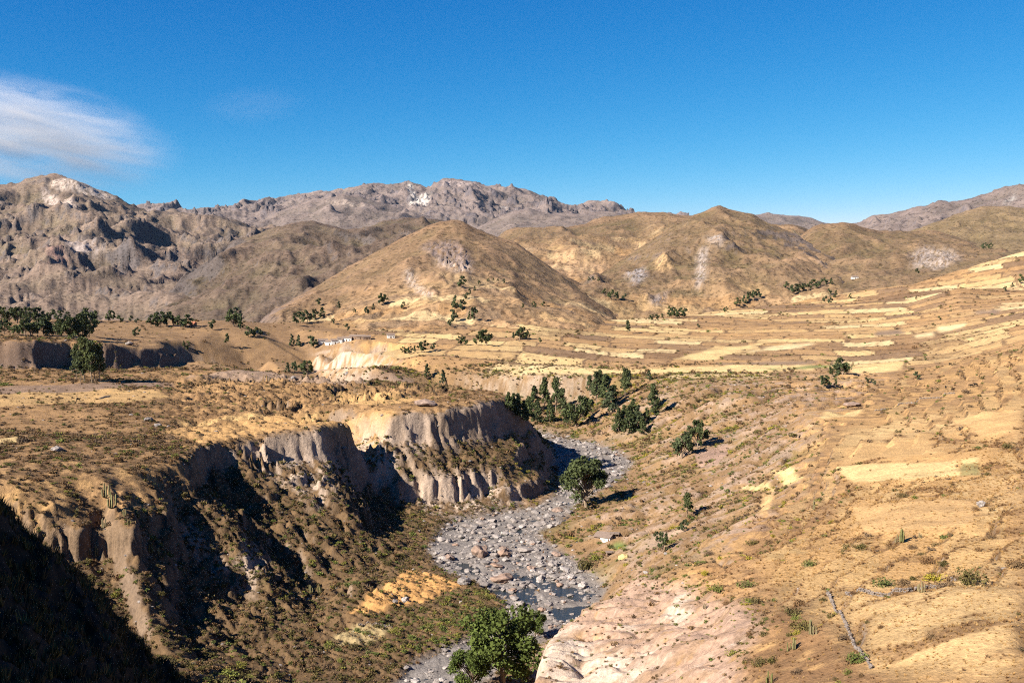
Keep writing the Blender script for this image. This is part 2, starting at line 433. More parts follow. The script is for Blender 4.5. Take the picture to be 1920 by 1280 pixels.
Z += lr_ * ((ridged(al0 / 21 + fbm(XG / 30, YG / 30, 3, ox=95) * 0.9, ac0 / 90, 4, 0.55, ox=96) - 0.4) * -5.0 + (ridged(XG / 4.5, YG / 4.5, 3, ox=97) - 0.4) * -1.0)
lz = soft((AC[None, :] < -0.30) & (YG > 150) & (YG < 330) & (Z < -62), 4, 6) * steepS
Z += lz * ((ridged(XG / 6, YG / 6, 4, 0.6, ox=93) - 0.4) * -2.6 + fbm(XG / 2, YG / 2, 2, ox=94) * 0.5)
# the canyon wall under the rim: a fluted cliff, a scree slope, a cut bank above the river
al = XG * 0.57 + YG * 0.82; ac = XG * 0.82 - YG * 0.57
flute = ridged(al / 11 + fbm(XG / 18, YG / 18, 4, 0.6, ox=15) * 1.5, ac / 50 + fbm(XG / 14, YG / 14, 2, ox=16) * 0.4, 5, 0.6, ox=17) - 0.42
flute *= 0.55 + 0.9 * sstep(-0.25, 0.3, fbm(al / 22, ac / 60, 3, ox=20))
wall = soft((XG < 25) & (YG > 235) & (YG < 600) & (AC[None, :] > -0.345) & (AC[None, :] < -0.012) & (Z < -61.5), 5, 5) * (1 - riverS)
tt = np.clip((-62.5 - Z) / 36.0, -0.3, 1.2)
tf = tt - (flute + (ridged(al / 3.6, ac / 40, 2, ox=18) - 0.45) * 0.25) * 0.12 * sstep(0.0, 0.08, tt) * (1 - sstep(0.75, 1.0, tt))
gt = np.where(tf < 0, tf, np.where(tf < 0.10, tf * 2.7, 0.27 + (tf - 0.10) * 0.73 / 0.90))
nose = soft((AC[None, :] > -0.125) & (AC[None, :] < 0.03), 1, 12)
gt = gt + nose * (sstep(0.60, 0.72, tf) * (1 - tf) * 0.55)
Z = Z * (1 - wall) + wall * (-62.5 - 36.0 * np.clip(gt, -0.3, 1.02))
Z += wall * ((ridged(al / 3.2, ac / 9, 3, ox=23) - 0.4) * -1.3 + (ridged(XG / 1.7, YG / 1.7, 2, ox=24) - 0.4) * -0.7)
q = fbm(XG / 14, YG / 14, 4, ox=15) * 2.5
st = 11.0; zq = Z + q + 3.0; fr = zq / st - np.floor(zq / st)
cm = sstep(-0.1, 0.25, fbm(XG / 24, YG / 24, 3, ox=19)) * cliffy * (1 - wall)
Z += cm * 0.6 * st * (sstep(0.5, 0.8, fr) - fr)
# ribs and runnels of the right canyon side
rs = soft((XG > 25) & (Z < -66) & (Z > -97) & (YG > 240) & (YG < 620), 8, 8) * (1 - riverS)
rrib = ridged(YG / 17 - XG / 60 + fbm(XG / 30, YG / 30, 3, ox=53) * 0.8, XG / 80, 4, 0.55, ox=54)
Z += rs * (rrib - 0.4) * -5.5
# contour terraces of the right hand slope
tz = soft((AC[None, :] > 0.27) & (YG > 95) & (YG < 620) & (Z > -67) & (XG > 40), 6, 6)
_tl = Layer(AC, YG, Z)
for p in ([(1545, 868), (1680, 848), (1860, 838), (1860, 894), (1690, 902), (1600, 908)], [(1590, 945), (1840, 935), (1830, 990), (1610, 1005)], [(1535, 768), (1622, 764), (1608, 783), (1532, 788)], [(1380, 918), (1432, 898), (1490, 876), (1510, 896), (1484, 912), (1400, 922)], [(1600, 1125), (1790, 1095), (1915, 1110), (1915, 1275), (1660, 1270)], [(1780, 788), (1915, 766), (1915, 815), (1840, 824)]):
    P = [h[:2] for h in (_tl.hit(*q_) for q_ in p) if h]
    if len(P) > 2:
        w_, m_ = zone(P, 4, 4); tz[w_] *= 1 - m_
tph = (Z + fbm(XG / 60, YG / 60, 3, ox=29) * 1.4) / 2.3
tfr = tph - np.floor(tph)
Z += tz * 2.3 * (0.55 + 0.3 * sstep(230, 330, YG)) * (sstep(0.80, 0.97, tfr) - tfr)
bcl = soft((YG > 550) & (YG < 720) & (AC[None, :] < -0.31), 2, 2) * soft(sstep(0.5, 1.0, slope), 1.5, 3)
Z += bcl * (ridged(XG / 9, YG / 30, 4, ox=27) - 0.45) * 7
bsl = soft((YG > 110) & (YG < 235) & (AC[None, :] > 0.02) & (AC[None, :] < 0.24) & (Z < -53) & (Z > -80), 6, 6)
Z += bsl * ((ridged(XG / 16 + YG / 40, YG / 34 - XG / 40, 4, ox=35) - 0.4) * -2.4)
bu = XG * 0.9 - YG * 0.45; bv = XG * 0.45 + YG * 0.9     # runnels that lead down to the river
Z += bsl * ((ridged(bv / 6 + fbm(XG / 12, YG / 12, 2, ox=38) * 0.8, bu / 30, 4, 0.5, ox=36) - 0.35) * -1.7 + fbm(XG / 2, YG / 2, 3, 0.6, ox=37) * 0.22)
Z += riverS * (fbm(XG / 7, YG / 7, 4, ox=1.2) * 0.75 + fbm(XG / 1.6, YG / 1.6, 2, ox=4.4) * 0.22)
w_ = (slice(np.searchsorted(YR, 110), np.searchsorted(YR, 690)), slice(0, NCOL))
fa = flow(XG[w_], YG[w_], Z[w_] + fbm(XG[w_] / 5, YG[w_] / 5, 3, ox=88) * 0.8)
gully = np.zeros_like(Z); gully[w_] = blur(np.clip(np.log2(fa / 25.0), 0, 6.5), 1.6, 1.1)
gully *= soft(sstep(0.28, 0.55, slope), 4, 4) * (1 - riverS)
Z -= gully * 0.6
POOLS = [[(1025, 1143), (1060, 1162), (1105, 1152), (1125, 1132), (1060, 1138)], [(962, 1078), (1008, 1080), (1060, 1098), (1115, 1112), (1080, 1124), (1030, 1106), (985, 1092)], [(858, 1050), (880, 1054), (902, 1078), (862, 1073)], [(876, 1013), (940, 1000), (990, 990), (980, 998), (900, 1016)], [(1075, 850), (1150, 862), (1165, 880), (1120, 880), (1070, 866)], [(900, 1110), (990, 1100), (1020, 1125), (960, 1120)]]
for p in POOLS:
    w_, pm = zone([PZ(x, y, RZ)[:2] for x, y in p], 3, 2)
    Z[w_] -= pm * 0.75
# small cultivated steps of the valley floor
_r = np.random.default_rng(3); _h = _r.random(4096)
def plots(X, Y, w=30.0, seed=0):
    t = Y * 0.97 + X * 0.22 + fbm(X / 160, Y / 160, 3, ox=70 + seed) * 28
    row = np.floor(t / w).astype(int); fr = t / w - row
    hr = _h[(row * 57 + seed * 13) % 4096]
    c = (X * 0.97 - Y * 0.22 + hr * 300) / (24 + 75 * _h[(row * 91 + 7) % 4096]) + fbm(X / 40, Y / 40, 2, ox=77) * 0.12
    ci = np.floor(c).astype(int)
    return row, fr, _h[(row * 131 + ci * 197 + seed * 31) % 4096], c - ci
valley = soft(sstep(590, 680, YG) * (Z > -73) * (XG > -120), 3, 3) * (1 - sstep(0.3, 0.5, slope))
prow, pfr, phash, pcf = plots(XG, YG)
Z += valley * (0.5 - pfr) * -1.8 * (pfr < 0.93) 
fgz = soft((YG < 105) & (XG < 0), 6, 6)
Z += fgz * (fbm(XG / 9, YG / 9, 4, 0.6, ox=48) * 2.6 + fbm(XG / 2.2, YG / 2.2, 2, ox=49) * 0.5)
near_layer = Layer(AC, YG, Z)
LAYERS.append(near_layer)

# ------------------------------------------------------------------ hills and mountains: lofts between traced lines (pixel x, pixel y, distance)
def loft(lines, rows, px0, px1, step=3.2, back=0.35, noise=1.0, scale=1.0, ox=0.0, sil=1.0, vb=2.0, cut=0.0, crag=0.0, side=(0, 0), carve=1.0):
    n = int((px1 - px0) / step) + 1
    a = np.linspace((px0 - CX) / F, (px1 - CX) / F, n)
    Ls = []
    for L in lines:
        W = np.array([PY(*p) for p in L]); aa = W[:, 0] / W[:, 1]; o = np.argsort(aa)
        Ls.append((np.interp(a, aa[o], W[o, 1]), np.interp(a, aa[o], W[o, 2])))
    Ls = [(blur(y[None], 0, 3)[0], z) if i < len(Ls) - 1 else (blur(y[None], 0, 6)[0], z) for i, (y, z) in enumerate(Ls)]
    Ls.insert(0, (Ls[0][0] * 0.93, Ls[0][1] - 25 - Ls[0][0] * 0.012)); rows = (6,) + tuple(rows)
    yb, zb = Ls[-1]
    zf = Ls[1][1]
    h = np.maximum(zb - zf, 20)
    Ls.append((yb + h * 1.0, zb - h * back * 0.35)); Ls.append((yb + h * 3.0, zb - h * back * 1.6 - 20))
    rows = list(rows) + [10, 8]
    Yl, Zl = [], []
    for k in range(len(Ls) - 1):
        m = rows[k]
        for i in range(m):
            t = i / m
            Yl.append(Ls[k][0] * (1 - t) + Ls[k + 1][0] * t); Zl.append(Ls[k][1] * (1 - t) + Ls[k + 1][1] * t)
    Yl.append(Ls[-1][0]); Zl.append(Ls[-1][1])
    Y = np.array(Yl); Zm = np.array(Zl)
    nr = sum(rows[:-2])
    Zb = blur(Zm, vb, 1.2)
    w = np.ones(len(Y)); w[max(0, nr - 2):nr + 3] = 0.25
    Zm = Zm * (1 - w[:, None]) + Zb * w[:, None]
    Y = np.maximum.accumulate(Y, 0)
    X = a[None, :] * Y
    s = scale * float(np.median(h))
    v = np.linspace(0, 1, len(Y))[:, None]
    amp = np.where(np.arange(len(Y))[:, None] < nr, np.sin(np.clip(np.arange(len(Y))[:, None] / nr, 0, 1) * np.pi * 0.86 + 0.15), 0.5)
    big = eroded(X / (s * 1.15) + ox, Y / (s * 1.5) + ox * 2, 7)
    det = fbm(X / (s * .10), Y / (s * .10), 4, 0.55, ox=ox + 2)
    Zn = (big - float(big.mean())) * s * 0.62 * noise + det * s * (0.016 + 0.02 * crag) * noise
    oc = fbm(X / (s * .45), Y / (s * .6), 5, 0.6, ox=ox + 33)
    rock = sstep(0.20, 0.30, oc) * crag
    Zn = Zn + rock * s * 0.075 * (0.6 + ridged(X / (s * .12), Y / (s * .12), 3, ox=ox))
    Zm = Zm + Zn * amp
    fl = np.clip(np.log2(flow(X, Y, Zm) / (s * s * 0.004)), 0, 7); fl = blur(fl, 0.9, 0.8); fl[nr - 3:] *= 0.3
    Zm = Zm - fl * s * 0.009 * carve
    if cut > 0:      # rock bands: local terraces of cliff
        q = fbm(X / (s * .5), Y / (s * .5), 3, ox=ox + 20)
        st = s * 0.16
        zq = Zm + q * st
        fr = zq / st - np.floor(zq / st)
        m = sstep(0.05, 0.4, fbm(X / (s * .7), Y / (s * .7), 4, ox=ox + 30))
        Zm = Zm + m * cut * st * (sstep(0.55, 0.8, fr) - fr)
    ci = np.arange(n)[None, :]
    if side[0]: Zm = Zm - np.clip(1 - ci / 25.0, 0, 1) ** 2 * side[0]
    if side[1]: Zm = Zm - np.clip(1 - (n - 1 - ci) / 25.0, 0, 1) ** 2 * side[1]
    Lr = Layer(a, Y, Zm); Lr.big = big; Lr.rock = rock; Lr.fl = fl; Lr.s = s; Lr.nr = nr; Lr.v = np.arange(len(Y))[:, None] / nr + np.zeros_like(Y)
    LAYERS.append(Lr)
    return Lr

HILLS = {}
def H(name, **k):
    HILLS[name] = loft(**k); return HILLS[name]
# far range with the pale scree
H('far_range', lines=[
    [(200, 450, 5200), (700, 445, 5200), (1300, 440, 5200)],
    [(200, 425, 6500), (480, 415, 6500), (700, 410, 6800), (900, 405, 6800), (1060, 415, 6800), (1300, 425, 6800)],
    [(200, 400, 8000), (480, 395, 8000), (650, 385, 8000), (780, 386, 7800), (900, 385, 7800), (1010, 395, 7800), (1090, 408, 7800), (1300, 420, 7800)],
    [(200, 395, 9000), (270, 387, 9000), (330, 391, 9000), (430, 382, 9000), (490, 375, 9000), (545, 368, 9000), (590, 362, 9000), (640, 359, 9000), (655, 349, 8800), (690, 342, 8800), (722, 346, 8800), (745, 341, 8800), (765, 337, 8800), (785, 345, 8800), (800, 351, 8800), (830, 340, 8800), (880, 341, 8800), (905, 350, 8800), (965, 352, 8800), (1000, 357, 8800), (1028, 368, 8800), (1045, 379, 8800), (1070, 387, 8800), (1088, 384, 8800), (1105, 377, 8800), (1130, 374, 8800), (1160, 380, 8800), (1180, 399, 8800), (1215, 412, 8800), (1300, 420, 8800)]],
    rows=(10, 34, 50), px0=230, px1=1290, step=2.4, noise=0.75, scale=0.55, ox=11, cut=0.9, vb=1.0, crag=1.4)
H('far_range_mound', lines=[
    [(420, 450, 4600), (640, 455, 4600), (900, 450, 4600)],
    [(420, 436, 5600), (560, 412, 5600), (640, 400, 5600), (760, 412, 5600), (900, 436, 5600)],
    [(380, 445, 6300), (470, 420, 6300), (520, 400, 6300), (570, 384, 6300), (610, 370, 6300), (645, 361, 6300), (680, 367, 6300), (730, 383, 6300), (800, 402, 6300), (850, 420, 6300), (930, 440, 6300)]],
    rows=(18, 26), px0=400, px1=910, noise=0.55, scale=0.8, ox=31, cut=0.4)
H('far_range_foothill', lines=[
    [(860, 450, 4300), (1250, 450, 4300)],
    [(860, 445, 5000), (960, 425, 5000), (1060, 418, 5000), (1140, 415, 5000), (1250, 430, 5000)],
    [(860, 442, 5600), (900, 425, 5600), (960, 395, 5600), (990, 390, 5600), (1030, 400, 5600), (1090, 402, 5600), (1150, 395, 5600), (1190, 405, 5600), (1260, 425, 5600)]],
    rows=(12, 18), px0=870, px1=1240, noise=0.4, scale=0.8, ox=37)
H('distant_ridge', lines=[
    [(1380, 430, 8000), (1600, 430, 8000)],
    [(1380, 412, 9000), (1420, 402, 9000), (1440, 399, 9000), (1490, 403, 9000), (1530, 412, 9000), (1548, 418, 9000), (1600, 425, 9000)]],
    rows=(20,), px0=1385, px1=1590, noise=0.5, scale=0.8, ox=41)
H('left_mountain', lines=[
    [(-240, 610, 1500), (120, 606, 1500), (260, 604, 1500), (420, 600, 1500), (520, 560, 1700), (700, 520, 1900)],
    [(-240, 560, 1900), (0, 560, 1900), (120, 565, 1900), (260, 555, 2000), (380, 535, 2100), (460, 500, 2300), (700, 480, 2300)],
    [(-240, 470, 2600), (0, 470, 2600), (150, 470, 2600), (280, 480, 2700), (350, 478, 2800), (430, 470, 2900), (700, 460, 3000)],
    [(-240, 410, 3500), (0, 400, 3500), (120, 395, 3500), (210, 415, 3500), (290, 440, 3400), (390, 452, 3400), (480, 455, 3400), (700, 450, 3400)],
    [(-240, 352, 4300), (-60, 350, 4300), (0, 345, 4300), (30, 345, 4300), (60, 339, 4300), (78, 334, 4300), (125, 331, 4300), (140, 334, 4300), (175, 348, 4300), (215, 364, 4300), (245, 378, 4300), (275, 391, 4300), (320, 398, 4300), (390, 402, 4300), (430, 410, 4300), (450, 420, 4300), (520, 445, 4300), (700, 455, 4300)]],
    rows=(26, 44, 48, 48), px0=-240, px1=640, step=2.8, noise=0.8, scale=0.42, ox=51, cut=0.35, vb=2.0, crag=0.75, side=(0, 60))
H('brown_hill', lines=[
    [(240, 610, 1450), (330, 606, 1400), (480, 630, 1150), (560, 625, 1150), (700, 600, 1200), (1000, 560, 1500)],
    [(240, 600, 1600), (300, 575, 1650), (400, 555, 1650), (520, 550, 1600), (620, 540, 1600), (760, 520, 1700), (1000, 500, 1800)],
    [(240, 598, 1700), (280, 565, 1750), (340, 530, 1850), (420, 490, 1950), (500, 470, 1950), (600, 475, 1900), (700, 460, 2000), (800, 450, 2100), (1000, 450, 2100)],
    [(240, 595, 1800), (270, 578, 1850), (330, 535, 2000), (400, 490, 2200), (440, 458, 2350), (470, 443, 2400), (510, 428, 2400), (545, 419, 2400), (590, 423, 2400), (640, 430, 2450), (690, 424, 2600), (720, 413, 2700), (760, 405, 2700), (800, 408, 2700), (860, 418, 2700), (1000, 440, 2700)]],
    rows=(24, 36, 40), px0=250, px1=960, noise=0.6, scale=0.6, ox=61, vb=3, crag=0.12, side=(60, 60))
H('field_hill', lines=[
    [(880, 600, 1250), (1050, 585, 1250), (1200, 575, 1350), (1350, 560, 1500), (1500, 540, 1600)],
    [(880, 540, 1500), (1000, 530, 1500), (1100, 520, 1550), (1200, 500, 1700), (1300, 490, 1800), (1500, 480, 1800)],
    [(880, 470, 1900), (980, 462, 1900), (1100, 460, 2000), (1200, 448, 2200), (1300, 430, 2300), (1500, 440, 2300)],
    [(880, 432, 2500), (960, 426, 2500), (1020, 424, 2600), (1080, 420, 2700), (1130, 409, 2700), (1180, 402, 2700), (1240, 399, 2700), (1290, 404, 2700), (1340, 410, 2700), (1440, 418, 2700), (1500, 420, 2700), (1580, 430, 2700)]],
    rows=(24, 34, 34), px0=890, px1=1560, noise=0.45, scale=0.6, ox=71, vb=4, side=(80, 80))
H('right_mountain', lines=[
    [(1560, 480, 2300), (1800, 480, 2300), (2150, 480, 2300)],
    [(1560, 445, 3300), (1700, 430, 3300), (1850, 425, 3300), (2000, 410, 3300), (2150, 400, 3300)],
    [(1560, 430, 4300), (1615, 420, 4300), (1640, 412, 4300), (1690, 404, 4300), (1735, 390, 4300), (1760, 380, 4300), (1795, 377, 4300), (1850, 364, 4300), (1880, 352, 4300), (1905, 345, 4300), (1950, 338, 4300), (2150, 325, 4300)]],
    rows=(24, 36), px0=1570, px1=2150, noise=0.7, scale=0.5, ox=81, cut=0.3, crag=0.5)
H('right_shoulder', lines=[
    [(1600, 500, 1500), (1800, 500, 1450), (1920, 480, 1450), (2150, 450, 1450)],
    [(1600, 470, 2000), (1780, 440, 2200), (1920, 430, 2200), (2150, 420, 2200)],
    [(1600, 450, 2500), (1700, 433, 2600), (1780, 405, 2700), (1840, 388, 2700), (1880, 386, 2700), (1920, 393, 2700), (2000, 390, 2700), (2150, 380, 2700)]],
    rows=(24, 34), px0=1620, px1=2150, noise=0.45, scale=0.5, ox=91, crag=0.15, side=(80, 0))
H('peak_hill', lines=[
    [(1000, 600, 1120), (1060, 595, 1120), (1180, 600, 1150), (1300, 590, 1200), (1420, 575, 1250), (1520, 560, 1280), (1640, 535, 1300)],
    [(1000, 590, 1200), (1050, 556, 1220), (1120, 545, 1280), (1200, 530, 1350), (1320, 510, 1400), (1440, 510, 1420), (1540, 520, 1430), (1640, 532, 1400)],
    [(1000, 580, 1290), (1045, 545, 1290), (1090, 536, 1350), (1140, 510, 1450), (1200, 488, 1500), (1280, 460, 1600), (1350, 440, 1650), (1430, 456, 1620), (1500, 478, 1580), (1570, 500, 1540), (1640, 530, 1500)],
    [(1000, 578, 1350), (1040, 548, 1330), (1070, 541, 1420), (1110, 520, 1520), (1160, 490, 1650), (1220, 450, 1800), (1260, 420, 1900), (1290, 404, 2000), (1320, 393, 2000), (1352, 387, 2000), (1380, 392, 2000), (1410, 399, 2000), (1450, 420, 1950), (1490, 440, 1900), (1560, 480, 1700), (1600, 510, 1600), (1640, 533, 1550)]],
    rows=(30, 40, 40), px0=1010, px1=1640, noise=0.5, scale=0.55, ox=101, vb=3, crag=0.3, side=(40, 40))
H('round_hill', lines=[
    [(1440, 560, 1300), (1600, 545, 1300), (1720, 530, 1320), (1850, 500, 1350), (1960, 480, 1400)],
    [(1440, 510, 1600), (1520, 490, 1600), (1600, 480, 1600), (1700, 475, 1600), (1800, 470, 1650), (1960, 470, 1700)],
    [(1440, 500, 1900), (1470, 455, 1900), (1500, 432, 1900), (1540, 421, 1900), (1580, 416, 1900), (1615, 424, 1900), (1650, 431, 1900), (1690, 430, 1950), (1730, 433, 1950), (1790, 441, 1900), (1850, 460, 1850), (1900, 472, 1800), (1960, 480, 1800)]],
    rows=(36, 36), px0=1450, px1=1950, noise=0.4, scale=0.6, ox=111, vb=3, crag=0.2, side=(60, 60))
H('cone_hill', lines=[
    [(430, 660, 780), (560, 655, 800), (700, 650, 800), (800, 645, 810), (900, 640, 830), (1000, 628, 860), (1120, 612, 930), (1180, 606, 960)],
    [(430, 640, 900), (500, 625, 930), (600, 615, 920), (700, 600, 930), (800, 590, 930), (900, 585, 940), (1000, 588, 960), (1120, 590, 1010), (1180, 592, 1040)],
    [(430, 632, 960), (480, 612, 1010), (560, 578, 1060), (640, 556, 1090), (720, 536, 1100), (800, 520, 1100), (870, 515, 1100), (950, 528, 1110), (1020, 548, 1120), (1120, 568, 1140), (1180, 578, 1150)],
    [(430, 630, 1000), (480, 605, 1070), (560, 562, 1160), (640, 522, 1230), (700, 488, 1270), (760, 460, 1290), (800, 448, 1300), (870, 444, 1300), (930, 462, 1290), (980, 490, 1270), (1040, 525, 1250), (1120, 555, 1240), (1180, 572, 1230)],
    [(430, 628, 1030), (480, 603, 1100), (560, 556, 1220), (640, 507, 1300), (700, 472, 1340), (760, 441, 1370), (800, 421, 1380), (825, 413, 1380), (848, 409, 1380), (870, 413, 1380), (890, 424, 1375), (930, 441, 1370), (970, 458, 1360), (1000, 476, 1350), (1040, 503, 1330), (1080, 527, 1320), (1120, 546, 1310), (1180, 568, 1300)]],
    rows=(26, 34, 30, 14), px0=445, px1=1165, noise=0.3, scale=0.8, ox=121, vb=3, crag=0.12, side=(25, 15))

# ------------------------------------------------------------------ mesh building
def grid_mesh(name, X, Y, Zm, colr=None):
    nr, nc = X.shape
    me = bpy.data.meshes.new(name)
    co = np.stack([X, Y, Zm], -1).reshape(-1, 3).astype(np.float32)
    idx = np.arange(nr * nc).reshape(nr, nc)
    q = np.stack([idx[:-1, :-1], idx[:-1, 1:], idx[1:, 1:], idx[1:, :-1]], -1).reshape(-1, 4).astype(np.int32)
    me.vertices.add(len(co)); me.vertices.foreach_set('co', co.ravel())
    me.loops.add(q.size); me.loops.foreach_set('vertex_index', q.ravel())
    me.polygons.add(len(q)); me.polygons.foreach_set('loop_start', np.arange(0, q.size, 4, dtype=np.int32))
    me.polygons.foreach_set('use_smooth', np.ones(len(q), bool))
    me.update()
    if colr is not None:
        at = me.attributes.new('col', 'FLOAT_COLOR', 'POINT')
        c = np.concatenate([colr.reshape(-1, 3), np.ones((nr * nc, 1))], 1).astype(np.float32)
        at.data.foreach_set('color', c.ravel())
    return me

def link(name, me, mat=None, parent=None):
    o = bpy.data.objects.new(name, me); COL.objects.link(o)
    if mat is not None: me.materials.clear(); me.materials.append(mat)
    if parent is not None: o.parent = parent
    return o

def tag(o, label=None, cat=None, group=None, kind=None):
    if label: o['label'] = label
    if cat: o['category'] = cat
    if group: o['group'] = group
    if kind: o['kind'] = kind
    return o

# ------------------------------------------------------------------ materials
ALB = 0.64      # one albedo scale for all ground, plants and stones (the picture is exposed for it)
def new_mat(name):
    m = bpy.data.materials.new(name); m.use_nodes = True
    n = m.node_tree.nodes; b = n['Principled BSDF']
    b.inputs['Roughness'].default_value = 0.95
    b.inputs['Specular IOR Level'].default_value = 0.1
    return m, m.node_tree, b

def ground_mat(name, s_fine, s_mid, bump, dist, lo=0.62, hi=1.35, spot=None):
    """vertex colour times two scales of noise, with a bump of the same grain"""
    m, t, b = new_mat(name); N, Lk = t.nodes, t.links
    at = N.new('ShaderNodeAttribute'); at.attribute_name = 'col'
    tc = N.new('ShaderNodeNewGeometry')
    n1 = N.new('ShaderNodeTexNoise'); n1.inputs['Scale'].default_value = s_fine; n1.inputs['Detail'].default_value = 6; n1.inputs['Roughness'].default_value = 0.7
    n2 = N.new('ShaderNodeTexNoise'); n2.inputs['Scale'].default_value = s_mid; n2.inputs['Detail'].default_value = 5; n2.inputs['Roughness'].default_value = 0.65
    Lk.new(tc.outputs['Position'], n1.inputs['Vector']); Lk.new(tc.outputs['Position'], n2.inputs['Vector'])
    mr1 = N.new('ShaderNodeMapRange'); mr1.inputs[1].default_value = 0.25; mr1.inputs[2].default_value = 0.75; mr1.inputs[3].default_value = lo * ALB; mr1.inputs[4].default_value = hi * ALB
    Lk.new(n1.outputs[0], mr1.inputs[0])
    mr2 = N.new('ShaderNodeMapRange'); mr2.inputs[1].default_value = 0.3; mr2.inputs[2].default_value = 0.7; mr2.inputs[3].default_value = 0.8; mr2.inputs[4].default_value = 1.2
    Lk.new(n2.outputs[0], mr2.inputs[0])
    mu = N.new('ShaderNodeMath'); mu.operation = 'MULTIPLY'; Lk.new(mr1.outputs[0], mu.inputs[0]); Lk.new(mr2.outputs[0], mu.inputs[1])
    if spot:      # scattered low bushes too far away to build
        n3 = N.new('ShaderNodeTexNoise'); n3.inputs['Scale'].default_value = spot; n3.inputs['Detail'].default_value = 2
        Lk.new(tc.outputs['Position'], n3.inputs['Vector'])
        mr3 = N.new('ShaderNodeMapRange'); mr3.inputs[1].default_value = 0.56; mr3.inputs[2].default_value = 0.64; mr3.inputs[3].default_value = 1.08; mr3.inputs[4].default_value = 0.5
        Lk.new(n3.outputs[0], mr3.inputs[0]); m3 = N.new('ShaderNodeMath'); m3.operation = 'MULTIPLY'
        Lk.new(mu.outputs[0], m3.inputs[0]); Lk.new(mr3.outputs[0], m3.inputs[1]); mu = m3
    vm = N.new('ShaderNodeVectorMath'); vm.operation = 'SCALE'; Lk.new(at.outputs['Color'], vm.inputs[0]); Lk.new(mu.outputs[0], vm.inputs['Scale'])
    Lk.new(vm.outputs[0], b.inputs['Base Color'])
    bp = N.new('ShaderNodeBump'); bp.inputs['Strength'].default_value = bump; bp.inputs['Distance'].default_value = dist
    Lk.new(n1.outputs[0], bp.inputs['Height']); Lk.new(bp.outputs[0], b.inputs['Normal'])
    return m

M_near = ground_mat('dry_ground', 1.3, 0.14, 0.75, 0.6, 0.62, 1.42)
M_mount = ground_mat('mountain_rock', 0.03, 0.004, 0.8, 9.0, 0.75, 1.25, spot=0.06)
M_hill = ground_mat('hill_scrub', 0.09, 0.012, 0.8, 3.5, 0.65, 1.35, spot=0.16)

def mixc(base, colr, m):
    m = np.asarray(m, np.float32)[..., None]
    return base + m * (np.array(colr, np.float32) - base)
# ------------------------------------------------------------------ colours of the ground
C_STRAW = (0.66, 0.47, 0.22); C_GRASS = (0.52, 0.31, 0.13); C_TAN = (0.38, 0.225, 0.105); C_BROWN = (0.19, 0.108, 0.055)
C_DARK = (0.10, 0.062, 0.034); C_OLIVE = (0.17, 0.135, 0.05); C_ROCK = (0.34, 0.245, 0.175); C_PALE = (0.58, 0.43, 0.32)
C_GRAVEL = (0.235, 0.205, 0.185); C_DIRT = (0.31, 0.205, 0.14)
Zs = blur(Z, 2, 1)
gx, gy = grad(Zs, XG, YG); slope = np.hypot(gx, gy)
n_a = fbm(XG / 30, YG / 30, 5, 0.6, ox=40); n_b = fbm(XG / 6, YG / 6, 5, 0.65, ox=50); n_c = fbm(XG / 90, YG / 90, 4, 0.6, ox=60)
n_d = fbm(XG / 2.2, YG / 2.2, 3, 0.65, ox=65)

def plan(layer, poly):
    out = []
    for x, y in poly:
        h = layer.hit(x, y)
        if h: out.append(h[:2])
    return out

def region(poly, s0=2.0, s1=1.5):
    P = plan(near_layer, poly)
    M = np.zeros_like(XG)
    if len(P) < 3: print('region lost', poly[0]); return M
    w_, m_ = zone(P, s0, s1, n_d * 0.5, n_d * 0.8)
    M[w_] = m_
    return M

def paint(colr, poly, s0, s1, fn):
    global Cn
    P = plan(near_layer, poly)
    if len(P) < 3: print('region lost', poly[0]); return
    w_, m_ = zone(P, s0, s1, n_d * 0.5, n_d * 0.8)
    Cn[w_] = mixc(Cn[w_], colr, m_ * fn(w_))

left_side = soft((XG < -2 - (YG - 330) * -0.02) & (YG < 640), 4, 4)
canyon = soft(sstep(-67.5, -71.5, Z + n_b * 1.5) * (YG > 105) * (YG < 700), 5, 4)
Cn = np.zeros(XG.shape + (3,), np.float32) + np.array(C_TAN, np.float32)
Cn = mixc(Cn, C_GRASS, sstep(-0.15, 0.2, n_a))
Cn = mixc(Cn, C_BROWN, sstep(-0.05, 0.3, n_b + n_c * 0.7) * 0.75)
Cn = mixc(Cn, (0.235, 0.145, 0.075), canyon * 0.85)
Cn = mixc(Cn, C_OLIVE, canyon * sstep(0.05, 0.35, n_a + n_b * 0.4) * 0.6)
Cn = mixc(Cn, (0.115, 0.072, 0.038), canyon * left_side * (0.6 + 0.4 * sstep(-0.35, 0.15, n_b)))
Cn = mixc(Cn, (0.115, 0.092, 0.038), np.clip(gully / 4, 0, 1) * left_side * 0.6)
Cn = mixc(Cn, C_OLIVE, np.clip(gully / 5, 0, 1) * (1 - left_side) * 0.4)
# the wide grass of the right terraces
terr = region([(1566, 880), (1600, 930), (1575, 965), (1500, 1005), (1430, 1045), (1440, 1100), (1560, 1110), (1660, 1270), (1915, 1275), (1915, 760), (1700, 765), (1600, 790)], 8, 8)
Cn = mixc(Cn, C_GRASS, terr * 0.85)
Cn = mixc(Cn, (0.60, 0.40, 0.19), terr * sstep(-0.1, 0.3, n_c + n_b * 0.5) * 0.8)
brn = sstep(0.08, 0.28, fbm(XG / 14, YG / 9, 5, 0.6, ox=44))
Cn = mixc(Cn, (0.24, 0.13, 0.06), terr * brn * 0.8)
Cn = mixc(Cn, (0.26, 0.145, 0.07), soft((AC[None, :] > 0.17) & (YG < 330) & (Z > -68), 4, 6) * (1 - terr) * sstep(-0.3, 0.1, n_b + n_a) * 0.75)
